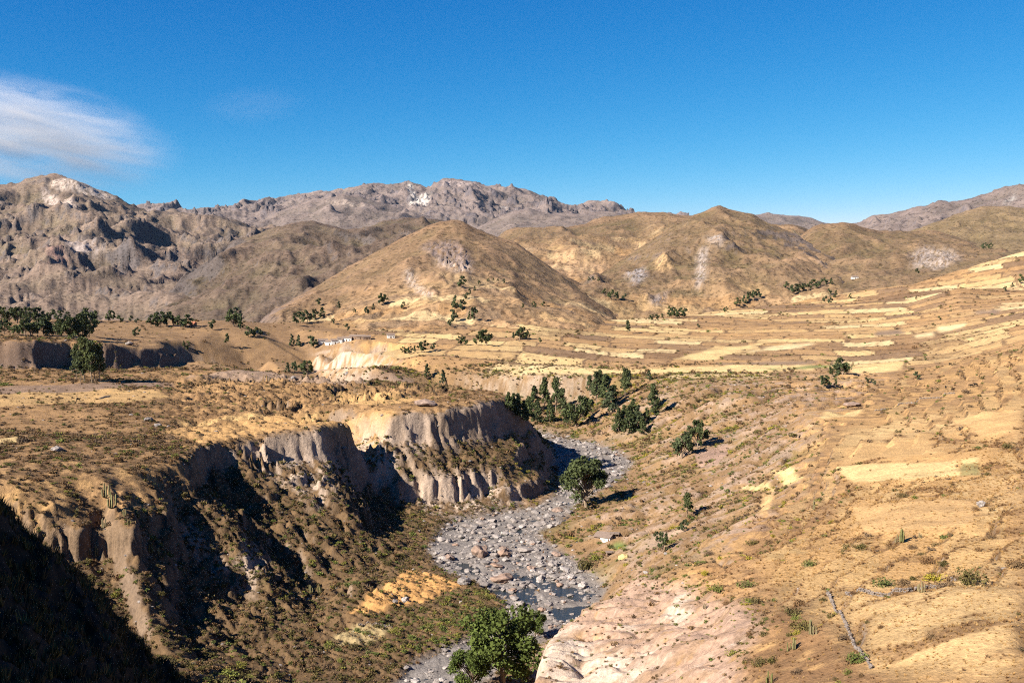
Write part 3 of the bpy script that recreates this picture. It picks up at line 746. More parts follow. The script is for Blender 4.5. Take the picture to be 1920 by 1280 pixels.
# patchwork of the valley floor
pal = np.array([C_TAN, C_STRAW, (0.50, 0.33, 0.155), (0.40, 0.245, 0.12), (0.22, 0.14, 0.085), (0.55, 0.385, 0.185), (0.28, 0.17, 0.09), (0.70, 0.53, 0.28)])
pc = pal[(phash * 7.99).astype(int)]
pm = valley * (0.5 + 0.35 * sstep(-0.3, 0.1, n_c + n_b * .4))
Cn = Cn * (1 - pm[..., None]) + pc * pm[..., None]
Cn = mixc(Cn, (0.15, 0.09, 0.05), valley * ((pfr > 0.80) | (pcf < 0.05)) * sstep(-0.45, 0.0, n_b) * 0.9)
Cn = mixc(Cn, (0.38, 0.265, 0.195), rs * sstep(0.45, 0.2, rrib) * sstep(-0.15, 0.25, n_b + n_a * 0.5) * 0.8)
Cn = mixc(Cn, (0.17, 0.10, 0.05), tz * sstep(0.70, 0.78, tfr) * sstep(-0.3, 0.1, n_b + n_a) * 0.8)
Cn = mixc(Cn, C_STRAW, tz * (_h[(np.floor(tph).astype(int) * 37 + np.floor(AC[None, :] * 30 + n_c).astype(int) * 11) % 4096] > 0.72) * (tfr < 0.7) * 0.22)
Cn = mixc(Cn, C_BROWN, valley * sstep(0.15, 0.4, n_b * 0.6 + n_c) * 0.6)
# left plateau
fgm0 = soft((YG < 110) & (XG < -5), 6, 6)
platm = soft((YG > 300) & (YG < 640) & (XG < 20) & (Z > -68.5), 4, 4) * (1 - canyon)
Cn = mixc(Cn, (0.29, 0.17, 0.08), platm * 0.65)
farleft = soft((AC[None, :] < -0.17) & (YG > 640), 5, 8)
Cn = mixc(Cn, (0.235, 0.145, 0.08), farleft * 0.7)
Cn = mixc(Cn, (0.16, 0.092, 0.045), platm * sstep(-0.2, 0.2, n_b + n_a * 0.6 + n_c * 0.3) * 0.8)
rimzone = soft((YG > 235) & (YG < 360) & (XG < -60) & (Z > -70), 8, 8) * (1 - fgm0)
Cn = mixc(Cn, (0.15, 0.09, 0.045), rimzone * sstep(-0.3, 0.1, n_b + n_a * .5) * 0.7)
# bare rock and soil on the steep ground
rockm = sstep(1.0, 1.5, slope + n_b * 0.5) * (1 - riverS)
farl = soft((AC[None, :] < -0.27) & (YG < 330), 2, 10)
Cn = mixc(Cn, C_ROCK, rockm * 0.85 * (1 - 0.6 * farl))
Cn = mixc(Cn, (0.45, 0.33, 0.245), rockm * sstep(0.0, 0.4, n_a) * 0.6 * (1 - farl))
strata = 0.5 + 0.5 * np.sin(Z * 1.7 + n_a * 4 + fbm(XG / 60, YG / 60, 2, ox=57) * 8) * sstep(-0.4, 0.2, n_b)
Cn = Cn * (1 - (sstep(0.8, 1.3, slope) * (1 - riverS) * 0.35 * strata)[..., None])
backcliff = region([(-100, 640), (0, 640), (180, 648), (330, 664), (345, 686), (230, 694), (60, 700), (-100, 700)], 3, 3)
Cn = mixc(Cn, (0.17, 0.115, 0.085), backcliff * sstep(0.5, 0.9, slope))  # back cliff painted darker where it lies in shadow
FIELDS = [
    (C_STRAW, [(1562, 882), (1680, 868), (1792, 862), (1800, 892), (1690, 898), (1605, 904)]),
    ((0.30, 0.24, 0.10), [(1802, 868), (1836, 866), (1838, 890), (1800, 892)]), (C_STRAW, [(1802, 860), (1834, 858), (1836, 867), (1802, 869)]),
    (C_STRAW, [(1545, 772), (1618, 767), (1604, 780), (1538, 786)]), (C_STRAW, [(1440, 884), (1488, 880), (1506, 895), (1484, 908), (1462, 900)]), (C_STRAW, [(1384, 914), (1432, 904), (1460, 918), (1400, 919)]),
    ((0.58, 0.36, 0.16), [(1780, 790), (1915, 770), (1915, 812), (1840, 820)]), ((0.55, 0.34, 0.15), [(1580, 840), (1740, 812), (1760, 850), (1580, 868)]),
    ((0.56, 0.345, 0.155), [(1600, 950), (1830, 940), (1820, 985), (1620, 1000)]),
    ((0.72, 0.55, 0.30), [(1757, 613), (1812, 606), (1803, 615), (1760, 623)]), ((0.70, 0.53, 0.29), [(1714, 628), (1750, 622), (1750, 630), (1718, 633)]),
    (C_STRAW, [(960, 697), (1180, 692), (1350, 686), (1525, 684), (1528, 693), (1350, 698), (1180, 701), (960, 705)]), (C_STRAW, [(1592, 690), (1692, 683), (1692, 692), (1602, 700)]),
    (C_STRAW, [(1262, 672), (1300, 663), (1400, 648), (1450, 640), (1400, 656), (1330, 676)]), ((0.72, 0.55, 0.30), [(1400, 660), (1470, 646), (1530, 642), (1500, 652)]),
    ((0.24, 0.165, 0.115), [(1640, 622), (1688, 617), (1696, 626), (1640, 630)]), ((0.24, 0.165, 0.12), [(1828, 583), (1882, 579), (1868, 588), (1826, 588)]),
    ((0.24, 0.165, 0.11), [(1340, 680), (1530, 676), (1530, 681), (1345, 685)]), ((0.24, 0.24, 0.09), [(1440, 690), (1560, 684), (1560, 687), (1440, 694)]),
    ((0.33, 0.215, 0.16), [(1304, 850), (1340, 838), (1364, 833), (1368, 850), (1346, 870), (1308, 878)]),
    (C_STRAW, [(0, 823), (36, 818), (34, 828), (-20, 836)]), ((0.48, 0.30, 0.13), [(-40, 742), (140, 726), (290, 730), (320, 744), (200, 756), (-40, 764)]),
    ((0.25, 0.165, 0.115), [(-40, 727), (120, 722), (300, 716), (330, 722), (180, 732), (-40, 738)]), ((0.30, 0.205, 0.145), [(340, 708), (560, 702), (700, 703), (780, 712), (640, 722), (470, 716)]),
    ((0.44, 0.26, 0.11), [(300, 808), (420, 792), (560, 778), (740, 768), (740, 777), (600, 798), (480, 818), (370, 832)]),
    ((0.50, 0.32, 0.14), [(330, 790), (480, 775), (600, 770), (600, 776), (470, 785), (340, 798)]), ((0.46, 0.28, 0.12), [(640, 740), (760, 742), (800, 752), (700, 762), (620, 756)]),
    ((0.34, 0.255, 0.13), [(622, 1196), (660, 1171), (736, 1176), (702, 1204), (640, 1212)]),
    ((0.50, 0.27, 0.10), [(772, 1066), (868, 1093), (800, 1127), (720, 1146), (650, 1150), (700, 1105)]),
    ((0.12, 0.20, 0.05), [(1146, 1017), (1172, 1019), (1176, 1029), (1150, 1025)]),
    (C_GRAVEL, [(770, 1248), (868, 1208), (900, 1225), (860, 1285), (740, 1290)]),
    ((0.48, 0.31, 0.14), [(1420, 1042), (1500, 1030), (1520, 1036), (1440, 1052)]), ((0.50, 0.32, 0.15), [(1430, 925), (1452, 918), (1440, 965), (1424, 962)]),
]
for c, poly in FIELDS:
    paint(c, poly, 1.2, 1.0, lambda w_: 0.88 + 0.12 * sstep(-0.3, 0.3, n_d[w_]))
# pale cliffs and the bare slope near the camera
PALES = [((0.56, 0.425, 0.325), [(745, 905), (800, 893), (860, 890), (930, 902), (1000, 940), (960, 955), (905, 966), (850, 972), (780, 950)]),
         ((0.46, 0.355, 0.28), [(660, 796), (720, 800), (745, 850), (740, 905), (700, 890), (672, 850)]), ((0.42, 0.32, 0.25), [(740, 778), (805, 772), (815, 840), (760, 845)]),
         ((0.36, 0.27, 0.205), [(840, 765), (930, 755), (940, 790), (850, 800)]), ((0.45, 0.34, 0.26), [(440, 830), (545, 813), (605, 810), (620, 850), (632, 930), (590, 950), (520, 900), (470, 870)]),
         ((0.42, 0.315, 0.24), [(320, 945), (340, 950), (440, 1075), (425, 1100), (350, 1010)]), ((0.44, 0.33, 0.25), [(445, 1040), (490, 1030), (508, 1090), (480, 1108), (440, 1090)]),
         ((0.22, 0.155, 0.11), [(212, 1050), (240, 1050), (295, 1180), (275, 1195)]), ((0.42, 0.33, 0.26), [(0, 975), (40, 990), (110, 1040), (90, 1060), (0, 1010)]),
         ((0.58, 0.46, 0.36), [(582, 694), (590, 668), (604, 656), (660, 652), (700, 664), (745, 672), (745, 686), (690, 694), (640, 702)]),
         ((0.70, 0.56, 0.44), [(855, 703), (960, 705), (1060, 704), (1130, 704), (1120, 735), (1000, 742), (900, 728), (860, 716)]),
         ((0.38, 0.26, 0.185), [(1300, 965), (1360, 905), (1400, 880), (1440, 860), (1400, 900), (1340, 960)]), ((0.35, 0.24, 0.165), [(1345, 880), (1420, 790), (1470, 740), (1480, 760), (1420, 830), (1370, 880)])]
for c, poly in PALES:
    paint(c, poly, 4, 3, lambda w_: sstep(-0.25, 0.2, n_b[w_] + n_d[w_] * 0.5 + (slope[w_] - 0.8) * 0.22) * 0.9)
bare = region([(1000, 1290), (1004, 1240), (1018, 1205), (1050, 1176), (1100, 1148), (1150, 1117), (1240, 1098), (1290, 1092), (1310, 1120), (1420, 1150), (1430, 1185), (1380, 1240), (1400, 1290)], 5, 4)
Cn = mixc(Cn, (0.43, 0.285, 0.205), bare * sstep(-0.45, -0.1, n_b * 0.6 + n_d * 0.5) * 0.95)
white = region([(1000, 1290), (1006, 1240), (1022, 1208), (1060, 1180), (1120, 1200), (1180, 1240), (1200, 1290)], 6, 6) + region([(1240, 1150), (1270, 1110), (1310, 1115), (1300, 1150), (1260, 1170)], 4, 4)
Cn = mixc(Cn, (0.58, 0.46, 0.36), bare * sstep(0.15, 0.5, n_a * 0.6 + n_b * 0.7 + white * 0.45) * 0.85)
Cn = mixc(Cn, (0.30, 0.19, 0.115), bare * sstep(0.05, 0.3, fbm(XG / 7, YG / 7, 5, 0.65, ox=99)) * 0.75)
Cn = mixc(Cn, C_GRAVEL, riverS * 0.95)
Cn = mixc(Cn, (0.16, 0.14, 0.125), riverS * sstep(0.0, -0.9, Z - RZ) * 0.8)
Cn = mixc(Cn, (0.32, 0.28, 0.25), riverS * sstep(0.1, 0.4, n_b))
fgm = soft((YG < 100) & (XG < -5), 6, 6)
Cn = mixc(Cn, (0.045, 0.033, 0.022), fgm)  # near slope's shadow deepened in the soil colour, almost black
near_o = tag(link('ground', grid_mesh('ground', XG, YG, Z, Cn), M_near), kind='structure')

# ------------------------------------------------------------------ colours of hills and mountains
def hill_color(L, base, olive, rockc, ol=0.5):
    X, Y, s = L.X, L.Y, L.s
    g1, g2 = grad(L.Z, X, Y); sl = np.hypot(g1, g2)
    na = fbm(X / (s * .8), Y / (s * .8), 4, 0.6, ox=5); nb = fbm(X / (s * .15), Y / (s * .15), 4, 0.6, ox=15)
    C_ = np.zeros(X.shape + (3,)) + np.array(base)
    C_ = mixc(C_, np.array(base) * 0.75, sstep(-0.05, 0.4, nb + 0.4 * na))
    C_ = mixc(C_, olive, sstep(-0.1, 0.35, na) * ol)
    C_ = mixc(C_, np.array(base) * 1.35, sstep(0.55, 0.75, L.big) * 0.4)
    C_ = mixc(C_, np.array(olive) * 0.8, np.clip(L.fl / 5, 0, 1) * 0.5)
    C_ = mixc(C_, rockc, np.clip(L.rock, 0, 1) * 0.75)
    C_ = mixc(C_, rockc, sstep(0.85, 1.25, sl + nb * 0.4) * 0.85)
    return C_, na, nb

def hpatch(L, C_, colr, poly, s=1.5, warp=1.0, k=1.0, relief=0.0):
    P = plan(L, poly)
    if len(P) < 3: print('patch lost', poly[0]); return C_
    w = fbm(L.X / (L.s * .06), L.Y / (L.s * .06), 3, 0.6, ox=3) * L.s * 0.06 * warp
    if relief:
        mk = soft(in_poly(L.X + w, L.Y + w * 1.5, P), 1.0, 1.0)
        L.Z = L.Z + mk * (ridged(L.X / (L.s * .10), L.Y / (L.s * .10), 4, ox=7) - 0.25) * L.s * relief
    br = fbm(L.X / (L.s * .05), L.Y / (L.s * .05), 4, 0.65, ox=6)
    return mixc(C_, colr, soft(in_poly(L.X + w, L.Y + w * 1.5, P), s, s) * sstep(-0.3, 0.15, br) * k)

PATCH = {
 'far_range': [((0.62, 0.56, 0.50), [(765, 345), (772, 345), (780, 368), (806, 362), (802, 384), (766, 386), (772, 370)], 1), ((0.46, 0.36, 0.32), [(830, 341), (890, 342), (880, 349), (830, 348)], 1), ((0.42, 0.37, 0.34), [(940, 386), (950, 386), (952, 390), (940, 390)], 1)],
 'far_range_mound': [((0.47, 0.37, 0.30), [(600, 376), (645, 362), (700, 374), (750, 390), (700, 392), (640, 384)], 1)],
 'left_mountain': [((0.56, 0.45, 0.37), [(88, 344), (125, 334), (178, 352), (222, 372), (190, 374), (150, 362), (110, 356)], 1), ((0.42, 0.34, 0.30), [(120, 452), (150, 446), (200, 470), (180, 478), (130, 465)], 1), ((0.30, 0.18, 0.145), [(85, 470), (110, 460), (125, 490), (100, 500)], 1), ((0.50, 0.40, 0.34), [(75, 355), (90, 352), (140, 382), (150, 392), (130, 388)], 1)],
 'right_mountain': [((0.60, 0.55, 0.50), [(1884, 380), (1896, 372), (1902, 362), (1904, 372), (1892, 382)], 1)],
 'cone_hill': [((0.50, 0.40, 0.335), [(815, 484), (850, 482), (886, 498), (882, 510), (858, 510), (832, 500)], 2), ((0.52, 0.42, 0.35), [(758, 512), (772, 504), (780, 528), (790, 540), (812, 546), (804, 558), (785, 548), (764, 528)], 2), ((0.24, 0.18, 0.16), [(790, 460), (850, 450), (890, 490), (860, 500), (810, 480)], 2)],
 'peak_hill': [((0.33, 0.29, 0.285), [(1172, 512), (1206, 500), (1212, 520), (1190, 535)], 2), ((0.42, 0.35, 0.31), [(1310, 470), (1326, 462), (1322, 500), (1318, 535), (1304, 535), (1308, 500)], 2), ((0.44, 0.38, 0.35), [(1318, 444), (1350, 440), (1362, 452), (1340, 458)], 2), ((0.50, 0.32, 0.16), [(1225, 488), (1262, 486), (1258, 505), (1235, 510)], 1), ((0.58, 0.44, 0.25), [(1044, 556), (1062, 546), (1080, 552), (1060, 560)], 1), ((0.38, 0.31, 0.28), [(1220, 555), (1250, 545), (1240, 572), (1222, 570)], 2)],
 'field_hill': [((0.66, 0.52, 0.32), [(1076, 493), (1106, 490), (1112, 501), (1082, 503)], 1), ((0.55, 0.40, 0.24), [(978, 466), (986, 464), (998, 472), (988, 474)], 1), ((0.42, 0.265, 0.15), [(1000, 490), (1060, 475), (1130, 490), (1140, 510), (1060, 520)], 3), ((0.50, 0.345, 0.19), [(1130, 468), (1148, 467), (1150, 471), (1132, 472)], 1), ((0.46, 0.30, 0.16), [(1180, 470), (1260, 440), (1340, 425), (1340, 432), (1270, 450), (1190, 480)], 2), ((0.42, 0.26, 0.145), [(985, 500), (1020, 500), (1040, 520), (1020, 530)], 2)],
 'round_hill': [((0.36, 0.29, 0.25), [(1706, 475), (1740, 462), (1790, 470), (1800, 490), (1760, 506), (1712, 500)], 3)],
}
for k, L in HILLS.items():
    far = float(np.median(L.Y)) > 3500
    if k == 'left_mountain': arg = ((0.20, 0.142, 0.108), (0.175, 0.14, 0.082), (0.10, 0.086, 0.085))
    elif far: arg = ((0.20, 0.152, 0.135), (0.175, 0.14, 0.11), (0.125, 0.105, 0.11))
    elif k == 'brown_hill': arg = ((0.135, 0.092, 0.068), (0.125, 0.102, 0.055), (0.10, 0.082, 0.076))
    elif k in ('cone_hill',): arg = ((0.235, 0.145, 0.085), (0.20, 0.14, 0.072), (0.17, 0.125, 0.105))
    elif k == 'right_shoulder': arg = ((0.215, 0.145, 0.085), (0.20, 0.15, 0.07), (0.16, 0.125, 0.105))
    else: arg = ((0.215, 0.135, 0.08), (0.155, 0.12, 0.055), (0.145, 0.112, 0.098))
    Cc, na, nb = hill_color(L, *arg)
    if k in ('cone_hill', 'field_hill', 'peak_hill'):        # cultivated lower slopes
        row, fr, hs, cf = plots(L.X, L.Y, 24.0 if k == 'cone_hill' else 45.0, 2)
        lim = {'cone_hill': (0.70, 0.34), 'field_hill': (0.85, 0.5), 'peak_hill': (0.30, 0.12)}[k]
        m = sstep(lim[0], lim[1], L.v + nb * 0.1 + na * 0.15) * {'cone_hill': 0.9, 'field_hill': 0.75, 'peak_hill': 0.8}[k]
        pc = np.array([C_TAN, (0.36, 0.22, 0.115), (0.45, 0.29, 0.14), (0.30, 0.19, 0.10), (0.26, 0.17, 0.10), (0.40, 0.25, 0.13), (0.56, 0.40, 0.21)])[(hs * 6.99).astype(int)]
        Cc = Cc * (1 - m[..., None]) + pc * m[..., None]
        Cc = mixc(Cc, C_BROWN, m * (fr > 0.85) * sstep(-0.3, 0.1, nb))
    for c, poly, sz in PATCH.get(k, []): Cc = hpatch(L, Cc, c, poly, 0.8 + 0.4 * sz, relief=0.09 if sz >= 2 and c[0] < 0.56 and k != 'field_hill' else 0.0)
    tag(link({'far_range_mound': 'mountain', 'far_range': 'mountain', 'far_range_foothill': 'mountain', 'distant_ridge': 'mountain', 'left_mountain': 'mountain', 'right_mountain': 'mountain'}.get(k, 'hill'), grid_mesh(k, L.X, L.Y, L.Z, Cc), M_mount if far else M_hill), kind='structure')

# ------------------------------------------------------------------ river water
m, t, b = new_mat('river_water')
b.inputs['Base Color'].default_value = (0.018, 0.022, 0.020, 1); b.inputs['Roughness'].default_value = 0.06; b.inputs['Specular IOR Level'].default_value = 0.5
nz = t.nodes.new('ShaderNodeTexNoise'); nz.inputs['Scale'].default_value = 2.2; nz.inputs['Detail'].default_value = 4
geo = t.nodes.new('ShaderNodeNewGeometry'); t.links.new(geo.outputs['Position'], nz.inputs['Vector'])
bp = t.nodes.new('ShaderNodeBump'); bp.inputs['Strength'].default_value = 0.8; bp.inputs['Distance'].default_value = 0.25
t.links.new(nz.outputs[0], bp.inputs['Height']); t.links.new(bp.outputs[0], b.inputs['Normal'])
bm = bmesh.new()
lo = [PZ(x, y, RZ) for x, y in RIV_L]; hi = [PZ(x, y, RZ) for x, y in RIV_R]
def resample(P, n):
    P = np.array(P); d = np.concatenate([[0], np.cumsum(np.hypot(*np.diff(P[:, :2], axis=0).T))]); u = np.linspace(0, d[-1], n)
    return np.stack([np.interp(u, d, P[:, i]) for i in range(3)], 1)
A1, B1 = resample(lo, 40), resample(hi, 40)
va = [bm.verts.new((p[0] - 1.5, p[1], RZ - 0.29)) for p in A1]; vb_ = [bm.verts.new((p[0] + 1.5, p[1], RZ - 0.29)) for p in B1]
for i in range(39): bm.faces.new((va[i], vb_[i], vb_[i + 1], va[i + 1]))
me = bpy.data.meshes.new('river'); bm.normal_update(); bm.to_mesh(me); bm.free()
tag(link('river', me, m), kind='structure')
print('terrain', round(time.time() - T0, 1))
# ------------------------------------------------------------------ plant and stone materials
def ramp_mat(name, cols, rough=0.9, noise=0.0, spec=0.1, grain=0.35, gscale=3.0, transl=0.0):
    """colour picked per object from a short ramp, with a little grain"""
    m, t, b = new_mat(name); N, Lk = t.nodes, t.links
    b.inputs['Roughness'].default_value = rough; b.inputs['Specular IOR Level'].default_value = spec
    oi = N.new('ShaderNodeObjectInfo'); cr = N.new('ShaderNodeValToRGB')
    while len(cr.color_ramp.elements) < len(cols): cr.color_ramp.elements.new(0.5)
    for i, c in enumerate(cols):
        e = cr.color_ramp.elements[i]; e.position = i / max(1, len(cols) - 1); e.color = (*c, 1)
    Lk.new(oi.outputs['Random'], cr.inputs[0])
    tc = N.new('ShaderNodeTexCoord'); nz = N.new('ShaderNodeTexNoise'); nz.inputs['Scale'].default_value = gscale; nz.inputs['Detail'].default_value = 4
    Lk.new(tc.outputs['Object'], nz.inputs['Vector'])
    mr = N.new('ShaderNodeMapRange'); mr.inputs[1].default_value = 0.3; mr.inputs[2].default_value = 0.7; mr.inputs[3].default_value = (1 - grain) * ALB; mr.inputs[4].default_value = (1 + grain) * ALB
    Lk.new(nz.outputs[0], mr.inputs[0])
    vm = N.new('ShaderNodeVectorMath'); vm.operation = 'SCALE'; Lk.new(cr.outputs[0], vm.inputs[0]); Lk.new(mr.outputs[0], vm.inputs['Scale'])
    Lk.new(vm.outputs[0], b.inputs['Base Color'])
    if noise:
        bp = N.new('ShaderNodeBump'); bp.inputs['Strength'].default_value = noise; bp.inputs['Distance'].default_value = 0.2
        Lk.new(nz.outputs[0], bp.inputs['Height']); Lk.new(bp.outputs[0], b.inputs['Normal'])
    if transl:
        tr = N.new('ShaderNodeBsdfTranslucent'); mx = N.new('ShaderNodeMixShader'); mx.inputs[0].default_value = transl
        Lk.new(vm.outputs[0], tr.inputs[0]); Lk.new(b.outputs[0], mx.inputs[1]); Lk.new(tr.outputs[0], mx.inputs[2])
        Lk.new(mx.outputs[0], N['Material Output'].inputs['Surface'])
    return m

M_dry = ramp_mat('dry_shrub', [(0.16, 0.085, 0.04), (0.22, 0.13, 0.06), (0.15, 0.105, 0.07), (0.25, 0.155, 0.07)])
M_olive = ramp_mat('olive_shrub', [(0.10, 0.082, 0.03), (0.14, 0.115, 0.038), (0.115, 0.088, 0.04), (0.17, 0.135, 0.042)])
M_green = ramp_mat('green_shrub', [(0.10, 0.125, 0.035), (0.15, 0.175, 0.045), (0.24, 0.22, 0.045), (0.115, 0.14, 0.045)])
M_yellow = ramp_mat('yellow_shrub', [(0.34, 0.27, 0.035), (0.30, 0.25, 0.05)])
M_grass = ramp_mat('dry_grass', [(0.56, 0.34, 0.13), (0.50, 0.285, 0.10), (0.62, 0.40, 0.17), (0.42, 0.24, 0.09)], transl=0.25)
M_brush = ramp_mat('brown_brush', [(0.22, 0.115, 0.05), (0.28, 0.15, 0.065), (0.17, 0.095, 0.05)], transl=0.15)
M_leaf = ramp_mat('eucalyptus_leaf', [(0.085, 0.105, 0.042), (0.11, 0.13, 0.05), (0.095, 0.115, 0.058), (0.125, 0.14, 0.05)], transl=0.15, gscale=1.5)
M_leaf2 = ramp_mat('bright_leaf', [(0.11, 0.145, 0.036), (0.13, 0.165, 0.04)], transl=0.2, gscale=1.5)
M_bark = ramp_mat('pale_bark', [(0.36, 0.27, 0.19), (0.30, 0.22, 0.15)])
M_rock = ramp_mat('river_stone', [(0.21, 0.18, 0.165), (0.30, 0.26, 0.235), (0.26, 0.215, 0.19), (0.44, 0.385, 0.35), (0.17, 0.15, 0.142)], noise=0.5, gscale=2.5)
M_rock2 = ramp_mat('brown_boulder', [(0.34, 0.225, 0.165), (0.30, 0.215, 0.17)], noise=0.5, gscale=1.8)
M_tuss = ramp_mat('shade_toned_tussock', [(0.07, 0.052, 0.03), (0.10, 0.075, 0.04)])  # tussock colour darkened to carry the shade of the near slope
M_cactus = ramp_mat('cactus_skin', [(0.17, 0.17, 0.06), (0.22, 0.20, 0.085), (0.26, 0.21, 0.12)])

rnd = random.Random(5)
rg = np.random.default_rng(11)

def leaf_mesh(name, C, S, up=0.0, aspect=1.0, blades=False):
    """one small quad (or blade) for each centre, turned at random"""
    n = len(C); C = np.asarray(C, float); S = np.asarray(S, float)
    d = rg.normal(size=(n, 3)); d[:, 2] += up; d /= np.linalg.norm(d, axis=1)[:, None]
    e = rg.normal(size=(n, 3)); e -= d * np.sum(d * e, 1)[:, None]; e /= np.linalg.norm(e, axis=1)[:, None]
    hx, hy = d * S[:, None] * 0.5 * aspect, e * S[:, None] * 0.5
    V = np.stack([C - hx - hy * 0.6, C + hx * 0.3 - hy, C + hx + hy * 0.5, C - hx * 0.4 + hy], 1).reshape(-1, 3)
    me = bpy.data.meshes.new(name)
    me.from_pydata([tuple(v) for v in V], [], [tuple(range(4 * i, 4 * i + 4)) for i in range(n)])
    return me

def tube(bm, P, Rr, sides=5):
    rings = []
    P = [Vector(p) for p in P]
    for i, p in enumerate(P):
        d = (P[min(i + 1, len(P) - 1)] - P[max(i - 1, 0)]).normalized()
        a = d.orthogonal().normalized(); b_ = d.cross(a)
        rings.append([bm.verts.new(p + (a * math.cos(2 * math.pi * k / sides) + b_ * math.sin(2 * math.pi * k / sides)) * Rr[i]) for k in range(sides)])
    for i in range(len(P) - 1):
        for k in range(sides): bm.faces.new((rings[i][k], rings[i][(k + 1) % sides], rings[i + 1][(k + 1) % sides], rings[i + 1][k]))
    bm.faces.new(rings[-1]); bm.faces.new(rings[0][::-1])

def to_mesh(bm, name, smooth=False):
    me = bpy.data.meshes.new(name); bm.normal_update(); bm.to_mesh(me); bm.free()
    if smooth: me.polygons.foreach_set('use_smooth', np.ones(len(me.polygons), bool))
    return me

# ------------------------------------------------------------------ prototypes
def shrub_mesh(name, n, leaf, flat=0.75, lump=5):
    cs = [(rnd.uniform(-.45, .45), rnd.uniform(-.45, .45), rnd.uniform(.15, .45), rnd.uniform(.35, .6)) for _ in range(lump)]
    C = []
    for i in range(n):
        cx, cy, cz, r = cs[i % lump]
        v = rg.normal(size=3); v /= np.linalg.norm(v); rr = r * rg.uniform(0.55, 1.0)
        p = np.array((cx, cy, cz)) + v * rr * np.array((1, 1, flat)); p[2] = abs(p[2])
        C.append(p)
    return leaf_mesh(name, C, rg.uniform(0.6, 1.3, n) * leaf, up=0.3)

SHRUB = [shrub_mesh('shrub_leaves', 90, 0.26), shrub_mesh('shrub_leaves', 80, 0.27, 0.6, 4), shrub_mesh('shrub_leaves', 100, 0.25, 0.95, 6)]
SHRUB_FINE = [shrub_mesh('shrub_leaves', 420, 0.12, 0.8, 7), shrub_mesh('shrub_leaves', 420, 0.12, 0.65, 8), shrub_mesh('shrub_leaves', 420, 0.115, 0.95, 7)]

def tuft_mesh(name, n=16, h=1.0, spread=0.5):
    V, Fc = [], []
    for i in range(n):
        a = rnd.uniform(0, 6.28); r = rnd.uniform(0, spread * .6); x, y = r * math.cos(a), r * math.sin(a)
        hh = h * rnd.uniform(.5, 1.0); ln = rnd.uniform(.1, spread); b = a + rnd.uniform(-1, 1); w = 0.055 * rnd.uniform(.7, 1.4)
        tx, ty = x + math.cos(b) * ln, y + math.sin(b) * ln
        k = len(V)
        V += [(x - w * math.sin(b), y + w * math.cos(b), 0), (x + w * math.sin(b), y - w * math.cos(b), 0), (tx, ty, hh)]
        Fc.append((k, k + 1, k + 2))
    me = bpy.data.meshes.new(name); me.from_pydata(V, [], Fc); return me
TUFT = [tuft_mesh('grass_blades', 18), tuft_mesh('grass_blades', 16, 0.8, .7), tuft_mesh('grass_blades', 20, 1.1, .5)]

def rock_mesh(name, seed, sub=2, flat=0.7, rough=0.28):
    bm = bmesh.new(); bmesh.ops.create_icosphere(bm, subdivisions=sub, radius=1.0)
    r = random.Random(seed)
    planes = [(Vector((r.gauss(0, 1), r.gauss(0, 1), r.gauss(0, 1))).normalized(), r.uniform(.55, .95)) for _ in range(9)]
    from mathutils import noise as mn
    off = Vector((seed * 3.1, seed * 1.7, 0))
    for v in bm.verts:
        p = v.co.copy()
        for nrm, d in planes:
            k = p.dot(nrm)
            if k > d: p -= nrm * (k - d) * 0.85
        p *= 1 + rough * mn.noise(p * 1.6 + off) + 0.12 * mn.noise(p * 4 + off)
        v.co = Vector((p.x * r.uniform(.99, 1.01), p.y, p.z * flat))
    return to_mesh(bm, name, False)
ROCKS = [rock_mesh('stone', i, 2, rnd.uniform(.55, .85)) for i in range(5)]
ROCKS_S = [rock_mesh('stone', 20 + i, 1, rnd.uniform(.5, .8)) for i in range(4)]
BOULDERS = [rock_mesh('boulder', 40 + i, 3, rnd.uniform(.6, .9), .34) for i in range(4)]

